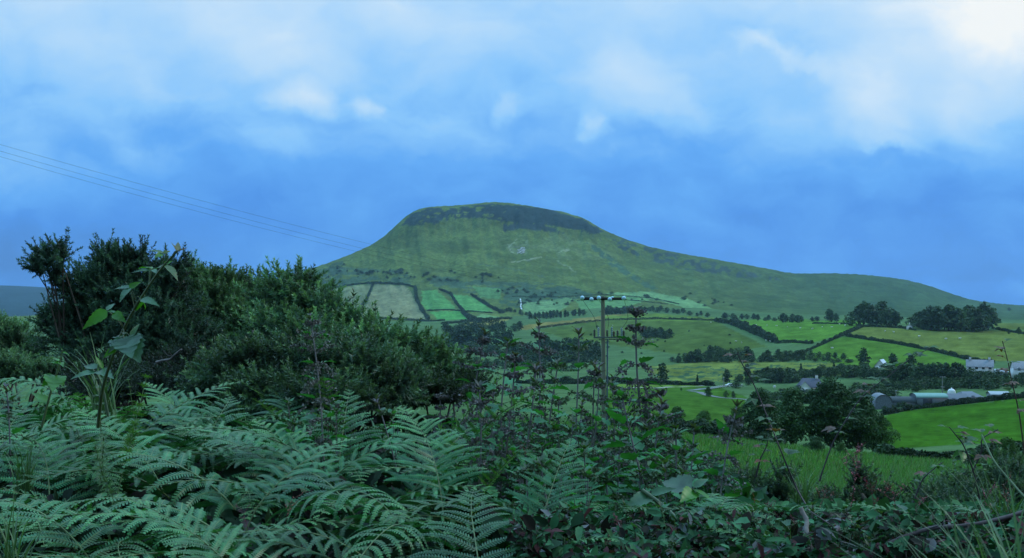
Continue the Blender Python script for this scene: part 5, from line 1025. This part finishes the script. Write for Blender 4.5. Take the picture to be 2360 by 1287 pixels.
bed('frond in the front rows of the fern bed along the bottom', 'front rows of the fern bed', [(-60, 1130), (900, 1130), (1200, 1220), (1230, 1300), (-60, 1300)], 26, -.50, 3, .08, .7, .95)
bed('frond in the patch of fern at the feet of the nettles', 'fern at the feet of the nettles', [(860, 1000), (1120, 1030), (1160, 1180), (900, 1130)], 12, -.44, 4, .12)
# ------------------------------------------------------------------ nettles
for k_, (lab, v_, tip, Yt, foot, Yf, s) in enumerate([
    ('tallest nettle, with purple tassels in four tiers right of the pole', 0, (1466, 716), 3.1, (1470, 1090), 3.05, 1.0), ('nettle with wide drooping leaves and purple top left of the pole', 2, (1334, 764), 3.0, (1338, 1065), 2.95, .98), ('nettle with arching leaf pairs rising before the dark wood', 3, (1242, 744), 3.6, (1226, 960), 3.55, 1.05),
    ('leftmost tall nettle of the main clump, leaning right at the top', 5, (1117, 766), 3.5, (1092, 960), 3.45, 1.05), ('nettle with pale yellowish catkins by the leftmost tall one', 4, (1170, 788), 3.3, (1165, 1010), 3.3, .95), ('stout dark stemmed nettle with bluish purple whorls', 0, (1188, 822), 2.8, (1160, 1110), 2.8, .95),
    ('nettle leaning right with purple top beside the stout dark one', 2, (1236, 845), 2.9, (1208, 1010), 2.9, .9), ('nettle with broad leaves between two tall purple ones', 7, (1286, 836), 3.1, (1266, 1010), 3.1, .95), ('small purple topped nettle straight under the pole', 5, (1372, 842), 3.3, (1358, 960), 3.3, .95),
    ('nettle with a green top leaning left below the tallest one', 6, (1432, 905), 2.5, (1484, 1100), 2.45, .85), ('purple topped nettle right of the tallest, over the meadow edge', 2, (1526, 925), 2.7, (1512, 1100), 2.7, .85), ('pale tipped nettle standing before the meadow', 7, (1600, 988), 2.5, (1580, 1170), 2.45, .75),
    ('thick pale stemmed nettle, farthest right, before the bluish bushes', 3, (1698, 938), 2.6, (1660, 1190), 2.5, .85), ('lone tall nettle standing in front of the gorse', 1, (714, 722), 3.4, (734, 975), 3.3, 1.0), ('short purple nettle right of the lone tall nettle', 2, (868, 922), 3.3, (896, 1040), 3.3, .85),
    ('small purple nettle in front of the low gorse', 0, (1015, 912), 3.6, (1015, 985), 3.6, .8), ('dark purple nettle at the far left edge', 2, (14, 893), 3.0, (18, 960), 3.0, .8), ('nettle with drooping leaves left of the lone tall nettle', 4, (664, 925), 3.5, (668, 990), 3.5, .8), ('nettle behind the tallest one, half hidden by its stem', 8, (1412, 872), 3.4, (1404, 990), 3.4, .9), ('short nettle at the meadow edge below the purple topped one', 8, (1556, 1015), 2.6, (1546, 1130), 2.6, .75)]):
    put_nettle(lab, v_, P(*tip, Yt), P(*foot, Yf), s, k_*47, group=None)
r = rnd(505)
for i in range(10):
    u = 1095+i*48+r.uniform(-14, 14); v = r.uniform(800, 930)+(40 if 1340 < u < 1420 else 0); Y = r.uniform(2.7, 3.7)
    put_nettle('purple topped nettle stalk in the crowded clump below the pole', int(r.choice([1, 3, 5, 7, 0, 2])), P(u, v, Y), P(u+r.normal(0, 16), v+220, Y), r.uniform(.8, 1.0), r.uniform(0, 360), 'purple nettles crowded below the pole')
r = rnd(500)
for i in range(44):                                                # the leafy mass they stand in
    u = r.uniform(1050, 1590); v = r.uniform(955, 1110)+max(0, (u-1480)*.45); Y = r.uniform(2.3, 3.9)
    if v > 1060: Y = r.uniform(2.0, 2.6)
    put_nettle('leafy nettle in the dense lower part of the nettle bed', int(r.choice([4, 6, 8, 4, 6, 7])), P(u, v, Y), P(u+r.normal(0, 12), v+200, Y), r.uniform(.62, .85), r.uniform(0, 360), 'lower nettles of the nettle bed')
for i in range(9):
    u = r.uniform(640, 960); v = r.uniform(935, 985); Y = r.uniform(3.2, 3.9)
    put_nettle('leafy nettle among the ferns below the low gorse', int(r.choice([4, 6, 8])), P(u, v, Y), P(u+r.normal(0, 10), v+200, Y), r.uniform(.6, .8), r.uniform(0, 360), 'nettles among the ferns')
for i in range(46):
    u = r.uniform(1230, 2380); v = r.uniform(1165, 1250); Y = min(.36*F/(v-VH), 2.5)*r.uniform(.95, 1.15)
    put_nettle('young nettle shoot on the bank at the lower right', int(r.choice([4, 6, 8])), P(u, v, Y), P(u+r.normal(0, 30), v+200, Y), r.uniform(.36, .55), r.uniform(0, 360), 'young nettles on the bank')
for i in range(16):
    u = r.uniform(1300, 2330); v = r.uniform(1150, 1260); Y = .38*F/(v-VH); put_frond('small fern sprig among the litter on the bank', int(r.choice([0, 2, 7, 4])), P(u, v, Y), r.uniform(0, 360), r.uniform(.22, .36), r.normal(0, .2), 'fern sprigs on the bank', r.normal(0, .2))
# ------------------------------------------------------------------ brambles
GB = (.060, .19, .022); GP = (.058, .145, .070); GD = (.040, .110, .055); Yb = 1.68  # pale tone puts the sky sheen of upper sides into leaf colour
bramble('long thorny bramble shoot arching up before the dark gorse', [(226, 985, 1.78), (236, 900, 1.74), (262, 815, 1.70), (292, 745, 1.69), (330, 680, 1.67), (370, 622, 1.65), (410, 578, 1.64)], [
    (246, 716, Yb, 190, 756, Yb-.03, .46, 60, GB), (247, 716, Yb, 264, 695, Yb+.02, .45, 0, GP), (248, 718, Yb, 274, 719, Yb, .42, -20, GP), (262, 722, Yb, 288, 740, Yb-.02, .5, -50, GB),
    (300, 664, Yb, 260, 661, Yb+.01, .42, 10, GP), (300, 664, Yb, 272, 692, Yb-.03, .45, -10, GP), (298, 664, Yb, 324, 648, Yb+.01, .55, 50, GB), (352, 622, Yb, 302, 623, Yb-.01, .30, 10, GP), (350, 620, Yb, 318, 611, Yb+.03, .35, 30, GB), (346, 618, Yb, 328, 630, Yb, .5, 60, GB), (352, 622, Yb, 362, 628, Yb-.02, .4, 0, GP),
    (378, 612, Yb-.03, 396, 600, Yb-.03, .75, 60, GB), (380, 612, Yb-.03, 414, 642, Yb-.04, .62, 50, (.075, .13, .04)), (376, 616, Yb, 354, 616, Yb+.02, .5, 0, GP), (386, 612, Yb, 394, 622, Yb, .6, 0, GP), (376, 584, Yb-.03, 342, 573, Yb-.03, .42, 40, (.09, .14, .04)), (376, 584, Yb-.03, 394, 577, Yb-.02, .5, 50, (.09, .14, .04)), (374, 585, Yb-.03, 356, 592, Yb-.05, .5, 40, GB),
    (408, 580, Yb-.04, 396, 556, Yb-.04, .35, 60, (.14, .13, .04)), (408, 580, Yb-.04, 414, 554, Yb-.02, .4, 50, (.13, .13, .04)), (410, 580, Yb-.04, 430, 570, Yb-.04, .4, 40, (.12, .07, .04)), (408, 580, Yb-.04, 406, 562, Yb-.02, .35, 40, (.13, .15, .04)),
    (326, 690, Yb-.02, 364, 698, Yb-.05, .35, -15, GP), (326, 692, Yb-.02, 340, 712, Yb, .6, 60, GB), (326, 692, Yb, 314, 720, Yb, .5, 60, GB), (300, 776, Yb-.02, 323, 742, Yb, .28, 30, GP),
    (284, 780, Yb-.05, 322, 826, Yb-.09, .85, 5, GD), (284, 780, Yb-.05, 244, 812, Yb-.06, .62, 15, GD), (268, 802, Yb-.05, 236, 824, Yb-.06, .5, 50, GB), (282, 778, Yb, 262, 771, Yb+.03, .6, 0, GD), (286, 780, Yb-.04, 300, 812, Yb-.10, .8, 0, GD)], (.0033, .0016), 1, (.075, .11, .035), 150)
bramble('small bramble shoot with bright green leaves at the left', [(96, 985, 2.0), (118, 900, 2.0), (134, 850, 2.0), (144, 806, 2.0)], [(128, 868, 2.0, 98, 888, 1.97, .8, 50, GB), (128, 868, 2.0, 147, 888, 1.98, .8, 40, GB), (128, 866, 2, 122, 892, 1.94, .7, 20, GB), (138, 838, 2.0, 112, 832, 2.0, .4, 20, GB), (139, 834, 2.0, 116, 820, 2.02, .3, 40, GB), (143, 812, 2, 160, 816, 2, .4, 20, GB), (138, 836, 2, 146, 842, 1.98, .5, 20, GB), (144, 808, 2, 140, 802, 2, .4, 30, GB), (108, 930, 2, 75, 900, 2.0, .7, 40, GB)], (.0028, .0012), 2, (.09, .14, .05), 20)
bramble('low bramble with drooping bluish leaves left of the long shoot', [(250, 960, 1.9), (235, 890, 1.9), (218, 858, 1.9), (196, 850, 1.9)], [(222, 858, 1.9, 162, 866, 1.86, .42, 0, GP), (222, 850, 1.9, 190, 838, 1.92, .5, 0, GP), (226, 856, 1.9, 258, 862, 1.85, .4, 0, GP), (236, 850, 1.9, 222, 818, 1.9, .4, 30, GB)], (.0025, .0012), 3, (.07, .11, .05), 20)
TH = dict(stem=(.055, .04, .045), lsz=.034, tipred=.25)
bramble('thin dark bramble stem slanting up from the bare stick at the right', [(1880, 1200, 2.3), (1838, 1130, 2.4), (1800, 1040, 2.4), (1772, 970, 2.45), (1738, 888, 2.5), (1712, 842, 2.5), (1699, 812, 2.5)], [], (.0024, .0010), 4, prick=70, extra=15, **TH)
bramble('thin bramble stem arching right in front of the dark near trees', [(1888, 1110, 2.6), (1916, 1030, 2.6), (1946, 975, 2.6), (1990, 912, 2.6), (2050, 866, 2.6), (2100, 826, 2.6), (2146, 802, 2.6)], [], (.0020, .0008), 5, prick=50, extra=17, **TH)
bramble('reddish bramble tip standing up before the white farmhouse', [(2362, 1050, 2.6), (2348, 950, 2.6), (2332, 880, 2.6), (2322, 830, 2.6), (2310, 786, 2.6)], [], (.0022, .0010), 6, prick=50, extra=12, stem=(.10, .055, .045), lsz=.028, tipred=.75)
bramble('bramble stem with a bent tip at the right end of the meadow', [(2262, 1170, 2.5), (2244, 1090, 2.5), (2222, 1030, 2.5), (2200, 1000, 2.5), (2188, 985, 2.5)], [(2214, 1040, 2.5, 2196, 1052, 2.5, .7, 30, GB), (2214, 1040, 2.5, 2222, 1064, 2.46, .6, 30, GB)], (.0024, .0010), 7, prick=40, extra=10, **TH)
bramble('short crooked bramble twig over the lower meadow', [(2105, 1160, 2.8), (2124, 1110, 2.8), (2146, 1086, 2.8), (2172, 1066, 2.8)], [], (.0024, .0012), 8, prick=30, extra=5, **TH)
bramble('short upright bramble twig left of the slanting stem', [(1742, 1100, 2.9), (1752, 1060, 2.9), (1766, 1030, 2.9), (1772, 1005, 2.9)], [], (.0026, .0012), 9, prick=20, extra=7, **TH)
bramble('bramble twig bending right above the lower right gorse', [(2240, 1090, 2.6), (2262, 1040, 2.6), (2264, 1012, 2.6), (2300, 990, 2.6)], [], (.0026, .0012), 10, prick=20, extra=8, **TH)
bramble('green bramble runner crossing the litter from the pale leaf', [(1480, 1130, 1.95), (1530, 1168, 1.92), (1590, 1225, 1.86), (1640, 1270, 1.8), (1680, 1320, 1.78)], [(1500, 1142, 1.95, 1440, 1170, 1.9, .5, 0, GP), (1500, 1140, 1.95, 1560, 1120, 1.95, .45, 10, GP), (1540, 1180, 1.9, 1490, 1195, 1.86, .6, 0, GD)], (.0042, .0034), 11, (.07, .115, .055), 40)
bramble('bramble with one big pale round leaf at the right end of the nettles', [(1620, 1240, 2.0), (1616, 1180, 2.0), (1606, 1140, 2.0), (1592, 1128, 2.0)], [(1592, 1130, 2.0, 1522, 1100, 2.06, .78, -14, (.075, .125, .075)), (1596, 1128, 2.0, 1652, 1152, 1.96, .34, 30, GB), (1600, 1124, 2.0, 1634, 1098, 2.02, .45, 0, GP), (1600, 1132, 2, 1572, 1150, 1.95, .6, 20, GB)], (.003, .0018), 12, (.08, .12, .05), 20)
r = rnd(610)
SPR = [(1690, 1240), (1760, 1215), (1945, 1215), (2030, 1240), (1985, 1268), (2085, 1195), (1730, 1275), (1400, 1262), (1330, 1240), (2130, 1268), (1560, 1255), (1480, 1225), (1830, 1225), (2210, 1270), (1610, 1190), (2290, 1240)]
wh = ['under the nettle clump', 'left of the bare upright stick', 'right of the bare upright stick', 'beside the leaning twigs', 'over the fallen branch end', 'behind the long fallen branch', 'on the bottom edge left of the stick', 'on the litter below the pale stick', 'by the left end of the pale stick', 'on the bottom edge under the long branch', 'beside the green runner', 'under the right end of the pale stick', 'against the foot of the slanting stem', 'at the right bottom edge', 'below the big pale leaf', 'below the blurred grass']
for i, (u, v) in enumerate(SPR):
    Y = .41*F/(v+22-VH); lv = []
    for j in range(int(r.integers(5, 9))):
        a = r.uniform(0, 6.28); ln = r.uniform(30, 66); du, dv = math.cos(a)*ln, math.sin(a)*ln*.35-4; u0, v0 = u+r.normal(0, 22), v-4+r.normal(0, 10)
        lv.append((u0, v0, Y, u0+du, v0+dv, Y-math.sin(a)*.04, r.uniform(.42, .7), r.normal(0, 34), [GP, GD, GD, (.06, .12, .065)][int(r.integers(4))]))
    bramble('low spray of bluish bramble leaves '+wh[i], [(u+10, v+60, Y), (u+6, v+20, Y), (u, v-6, Y)], lv, (.002, .0012), 40+i, (.07, .09, .05), 8, 'low bramble leaves on the bank')
# ------------------------------------------------------------------ red stemmed herbs, sticks, grass
def herb_mesh(seed, c0):
    r = rnd(seed); st = MB(); lf = MB()
    def twig(o, d, ln, dep):
        q = np.linspace(0, 1, 6)[:, None]; p = o+d*ln*q+np.array([0, 0, .15*ln])*q**2+r.normal(0, ln*.02, (6, 3)); st.tube(p, np.linspace(.0022, .001, 6)*(1 if dep == 0 else .6), 4, np.array((.10, .035, .045)))
        nl = int(ln/.0065)
        for k_ in range(nl):
            f = .15+.85*(k_+.5)/nl; a = r.uniform(0, 6.28); x = unit(np.array([math.cos(a), math.sin(a), .5])); s = .014*r.uniform(.5, 1.3)*(1.2-.5*f); V, Q = leaf(s, s*.5, 4, 0, .2, .5); lf.add(orient(V, p[0]+(p[-1]-p[0])*f, x, np.array([0, 0, 1.])), Q, np.array(c0)*r.uniform(.6, 1.5))
        if dep < 2:
            for k_ in range(4 if dep == 0 else 2): a = r.uniform(0, 6.28); twig(p[2]+(p[-1]-p[2])*r.random(), unit(np.array([math.cos(a), math.sin(a), .7])), ln*.5*r.uniform(.6, 1.2), dep+1)
    twig(np.zeros(3), np.array([0, 0, 1.]), .17, 0); return st.mesh('herb_stem', [M_RED]), lf.mesh('herb_leaves', [M_RED])
HM = [herb_mesh(i, c) for i, c in enumerate([(.22, .035, .05), (.26, .055, .045), (.19, .03, .055), (.20, .08, .035)])]
HB = [(1958, 1200, 110, 'tallest of the red herbs, upright over the low gorse'), (2068, 1222, 80, 'red herb in front of the lower right gorse, left one'), (2016, 1212, 80, 'red herb between the two leaning brambles'), (1742, 1200, 40, 'small red herb behind the low bramble spray'), (1800, 1215, 44, 'red herb left of the bare upright stick'), (1880, 1205, 60, 'red herb at the foot of the slanting bramble'), (2250, 1200, 60, 'red herb under the blurred grass'), (2330, 1210, 70, 'red herb at the right edge under the grass'), (1440, 1262, 48, 'red herb under the right end of the pale stick'), (1352, 1262, 40, 'red herb under the left end of the pale stick'), (572, 1235, 50, 'red herb in the dark gap of the fern bed'), (655, 1222, 60, 'leaning red herb right of the one in the fern gap'), (2110, 1240, 60, 'red herb over the long fallen branch'), (1330, 1290, 46, 'red herb at the bottom edge below the young fern'), (1905, 1250, 44, 'red herb between the leaning twigs'), (1400, 1300, 50, 'red herb at the bottom edge right of the fern'), (1830, 1262, 40, 'red herb by the base of the upright stick'), (1985, 1290, 44, 'red herb at the bottom edge by the fallen branch'), (2180, 1275, 46, 'red herb at the bottom edge under the long branch'), (1215, 1080, 40, 'red herb at the foot of the stout nettle')]
r = rnd(620)
for i, (u, v, h, lab) in enumerate(HB):
    Y = min(.42*F/(v-VH), 2.9); s = 1.05*h*Y/F/.19; t = thing('red_herb', lab, 'herb', P(u, v-14, Y), 'red herbs on the bank', r.uniform(0, 6.28), s); t.rotation_euler = (r.normal(0, .25), r.normal(0, .25), r.uniform(0, 6.28)); sm, lm = HM[i % 4]; link('stem', sm, t); link('leaves', lm, t)
stick('pale bent stick lying across the litter below the nettles', [(1306, 1226, 1.98), (1350, 1212, 1.95), (1410, 1204, 1.93), (1474, 1203, 1.92)], .0058, .0045, 11, (.30, .26, .24)); stick('bare pale upright stick with a broken top', [(1878, 1310, 1.6), (1866, 1250, 1.62), (1856, 1200, 1.65), (1850, 1168, 1.66)], .0046, .0036, 12, (.20, .17, .155), twigs=1)
stick('long purplish branch fallen across the lower right corner', [(2030, 1262, 1.5), (2080, 1240, 1.52), (2150, 1222, 1.54), (2250, 1206, 1.56), (2390, 1172, 1.6)], .0040, .0032, 13, (.07, .06, .065)); stick('short grey branch lying on the bottom edge', [(1860, 1284, 1.6), (1930, 1280, 1.6), (2020, 1274, 1.62)], .0052, .0042, 14, (.24, .22, .22))
stick('blunt twig leaning from the upright stick', [(1876, 1284, 1.62), (1898, 1250, 1.62), (1932, 1218, 1.64)], .0056, .0044, 15, (.20, .17, .18)); stick('thin pale twig on the litter under the pale stick', [(1400, 1252, 1.8), (1440, 1262, 1.76), (1480, 1272, 1.74)], .004, .003, 16, (.28, .25, .24)); stick('grey stub of wood at the bottom edge', [(1456, 1290, 1.66), (1490, 1276, 1.68), (1524, 1274, 1.7)], .006, .0045, 17, (.27, .26, .28), twigs=0)
stick('pale straight plant stalk right of the green runner', [(1688, 1310, 1.7), (1676, 1240, 1.75), (1668, 1205, 1.8)], .0028, .002, 18, (.24, .27, .20), 'dry_stalk', 0); stick('long pale grass stalk slanting down at the right edge', [(2262, 1004, 2.3), (2290, 1060, 2.25), (2330, 1110, 2.2), (2380, 1165, 2.1)], .0020, .0026, 19, (.13, .18, .10), 'dry_stalk', 0)
r = rnd(630)
for i in range(34):
    u = r.uniform(1240, 2360); v = r.uniform(1205, 1290); Y = .42*F/(v-VH); a = r.uniform(-.5, .5)+(math.pi if r.random() < .5 else 0); ln = r.uniform(40, 120); stick('thin cut twig lying in the litter on the bank', [(u, v, Y), (u+math.cos(a)*ln*.5, v+math.sin(a)*ln*.3-r.uniform(0, 8), Y), (u+math.cos(a)*ln, v+math.sin(a)*ln*.5, Y-.02*math.sin(a))], r.uniform(.0015, .0036), .0014, 50+i, np.array((.22, .18, .17))*r.uniform(.6, 1.5), 'twig', 2, 'cut twigs in the litter')
def tuft_mesh(seed, n=46, H=.34):
    r = rnd(seed); b = MB()
    for i in range(n):
        a = r.uniform(0, 6.28); o = np.array([r.normal(0, .025), r.normal(0, .025), -.05]); h = H*r.uniform(.45, 1.1); le = r.uniform(.15, .75); q = np.linspace(0, 1, 7)[:, None]; d = np.array([math.cos(a), math.sin(a), 0]); p = o+np.array([0, 0, 1.])*h*(q-.42*le*q**2.5)+d*h*le*q**1.8; s = np.cross(d, [0, 0, 1.])*(.0032*(1-q**1.6)+.0003)
        V = np.stack([p-s, p+s], 1).reshape(-1, 3); k_ = np.arange(6)[:, None]*2; b.add(V, np.concatenate([k_, k_+1, k_+3, k_+2], 1), np.array((.085, .165, .065))*r.uniform(.7, 1.35)*(.8+.4*np.repeat(q, 2, 0)))
    return b.mesh('grass_tuft', [M_GRASS])
TF = [tuft_mesh(i) for i in range(4)]
for i, (u, v, Y, s, lab) in enumerate([(2290, 1560, .62, .42, 'tall soft grass tuft close by at the bottom right'), (2372, 1560, .6, .48, 'grass tuft at the right bottom corner'), (2200, 1600, .66, .40, 'grass tuft on the bottom edge under the long branch'), (1800, 1320, 1.6, .32, 'small grass tuft beside the bare upright stick'), (1560, 1300, 1.75, .36, 'small grass tuft at the bottom edge by the green runner'), (20, 1330, 1.5, .5, 'grass tuft at the left bottom corner'), (60, 1110, 2.6, .5, 'grass tuft among the ferns at the left edge'), (2310, 1230, 2.2, .6, 'grass tuft in front of the pale grey gorse'), (1850, 1150, 3.4, .5, 'grass tuft before the meadow, left of the red herb'), (240, 950, 3.2, 1.0, 'grass tuft behind the foot of the long bramble')]):
    o = link('grass_tuft', TF[i % 4], loc=P(u, v, Y)); o.scale = (s, s, s); o.rotation_euler = (0, 0, i*1.7); tag(o, lab, 'grass tuft', 'grass tufts on the bank')
def cleaver_mesh(seed):
    r = rnd(seed); st = MB(); lf = MB(); q = np.linspace(0, 1, 12)[:, None]; p = np.array([0, 0, 1.])*.30*q+np.array([r.normal(0, .1), r.normal(0, .1), 0])*q**2; st.tube(np.vstack([[0, 0, -.3], p]), .0014, 4, (.09, .15, .05))
    for k_ in range(2, 12):
        for j in range(8): a = j*.785+k_; x = unit(np.array([math.cos(a), math.sin(a), .35])); s = .034*r.uniform(.7, 1.2)*(1.15-.05*k_); V, Q = leaf(s, s*.2, 4, 0, .2, .5); lf.add(orient(V, p[k_], x, np.array([0, 0, 1.])), Q, np.array((.075, .15, .045))*r.uniform(.7, 1.3))
    return st.mesh('cleavers_stem', [M_STALK]), lf.mesh('cleavers_leaves', [M_BRAMBLE])
CM = [cleaver_mesh(i) for i in range(3)]; r = rnd(640)
for i in range(9):
    u = r.uniform(170, 330) if i < 12 else r.uniform(0, 120); v = r.uniform(845, 930); Y = r.uniform(2.3, 3.4); t = thing('cleavers', 'thin whorled cleavers stem scrambling around the foot of the long bramble' if i < 12 else 'thin whorled cleavers stem at the left edge over the ferns', 'weed', P(u, v, Y)-np.array([0, 0, .28]), 'cleavers around the bramble' if i < 12 else 'cleavers at the left edge', r.uniform(0, 6.28), r.uniform(.7, 1.0)); t.rotation_euler = (r.normal(0, .4), r.normal(0, .4), 0); sm, lm = CM[i % 3]; link('stem', sm, t); link('leaves', lm, t)
# ------------------------------------------------------------------ what nobody could count: undergrowth, litter, meadow grass
def ground_leaves(name, label, n, poly, zlo, zhi, size, cols, seed, mat, lump=0.0, jit=.8):
    r = rnd(seed); p_ = np.array(poly, float); u = r.uniform(p_[:, 0].min(), p_[:, 0].max(), n*2); v = r.uniform(p_[:, 1].min(), p_[:, 1].max(), n*2); k = inpoly(u, v, poly); u, v = u[k][:n], v[k][:n]; m = len(u)
    z = zlo+(zhi-zlo)*r.random(m)+lump*(fbm(u/70, v/28, seed, 3)-.5); Y = np.clip(-z*F/(v-VH)*1.0, 1.35, 7.0); X = (u-UC)/F*Y; pts = np.stack([X, Y, -(v-VH)*Y/F], 1)
    V, Q, T = leafcards(r, pts, np.tile([0, -.25, 1.], (m, 1)), size*np.clip(np.exp(r.normal(-.15, .42, m)), .3, 1.7), .5, jit); c = np.array(cols)[r.integers(0, len(cols), m)]*r.uniform(.6, 1.4, (m, 1))
    o = pts.mean(0); tag(link(name, mesh_from(name, V-o, [Q, T], np.repeat(c, 7, 0), [mat]), loc=o), label, None, None, 'stuff')
UG = [(.016, .038, .018), (.02, .048, .022), (.014, .03, .018), (.028, .06, .026)]  # leaf tones darkened to put deep shade into the gaps between fronds
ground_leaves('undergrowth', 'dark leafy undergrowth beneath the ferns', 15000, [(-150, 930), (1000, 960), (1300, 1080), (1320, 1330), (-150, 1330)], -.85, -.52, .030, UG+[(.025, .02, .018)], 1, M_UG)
ground_leaves('undergrowth', 'green leafy undergrowth beneath the nettles', 9000, [(1000, 960), (1560, 1010), (1760, 1140), (1760, 1230), (1100, 1230)], -.95, -.55, .030, [(.022, .08, .032), (.03, .10, .04), (.018, .05, .024), (.03, .11, .045)], 2, M_NETTLE)
ground_leaves('leaf_litter', 'litter of leaves, red shoots and cut twigs on the bank', 20000, [(1180, 1190), (1500, 1180), (1900, 1185), (2500, 1190), (2500, 1340), (1180, 1340)], -.47, -.36, .0105, [(.04, .13, .06), (.05, .155, .07), (.09, .035, .04), (.04, .12, .05), (.05, .045, .035), (.04, .125, .055), (.06, .16, .075), (.03, .025, .02), (.02, .05, .026), (.025, .075, .035), (.02, .018, .015), (.05, .12, .05), (.15, .16, .17)], 3, M_UG, .16)
ground_leaves('undergrowth', 'low green plants along the top of the bank at the right', 5000, [(1500, 1160), (2500, 1160), (2500, 1250), (1500, 1250)], -.80, -.48, .020, [(.04, .12, .05), (.05, .14, .055), (.06, .16, .06), (.045, .13, .06)], 4, M_UG, .14)
def meadow(name, label, n, u0, u1, Y0, Y1, h, seed, cols):
    r = rnd(seed); Y = np.exp(r.uniform(math.log(Y0), math.log(Y1), n)); u = r.uniform(u0, u1, n); X = (u-UC)/F*Y
    ii = np.clip(np.searchsorted(U_ALL, u), 0, len(U_ALL)-1); ly = np.log(Ys); jj = np.interp(np.log(Y), ly, np.arange(len(Ys))); j0 = jj.astype(int); f = jj-j0; Z = ZN[ii, j0]*(1-f)+ZN[ii, np.minimum(j0+1, len(Ys)-1)]*f
    hh = h*r.uniform(.45, 1.25, n)*(.6+.8*fbm(X/3, Y/3, seed, 3)); a = r.uniform(0, 6.28, n); w_ = (.004+.00035*Y)[:, None]; d = np.stack([np.cos(a), np.sin(a), 0*a], 1); b = np.stack([X, Y, Z-.02], 1); lean = r.normal(0, .28, (n, 3))*np.array([1, 1, 0])+np.array([.12, 0, 0]); t = b+(np.array([0, 0, 1.])+lean)*hh[:, None]; m = b+(np.array([0, 0, .55])+lean*.3)*hh[:, None]
    V = np.stack([b-d*w_, b+d*w_, m+d*w_*.8, t, m-d*w_*.8], 1).reshape(-1, 3); k = np.arange(n)[:, None]*5; c = np.array(cols)[r.integers(0, len(cols), n)]*r.uniform(.7, 1.3, (n, 1))
    tag(link(name, mesh_from(name, V, [np.concatenate([k, k+1, k+2], 1), np.concatenate([k, k+2, k+4], 1), np.concatenate([k+4, k+2, k+3], 1)], np.repeat(c, 5, 0), [M_GRASS])), label, None, None, 'stuff')
meadow('grass', 'uncut grass of the near meadow', 90000, 1150, 2480, 7, 92, .34, 1, [(.075, .20, .045), (.085, .225, .05), (.10, .23, .055), (.065, .17, .045), (.13, .18, .07)])
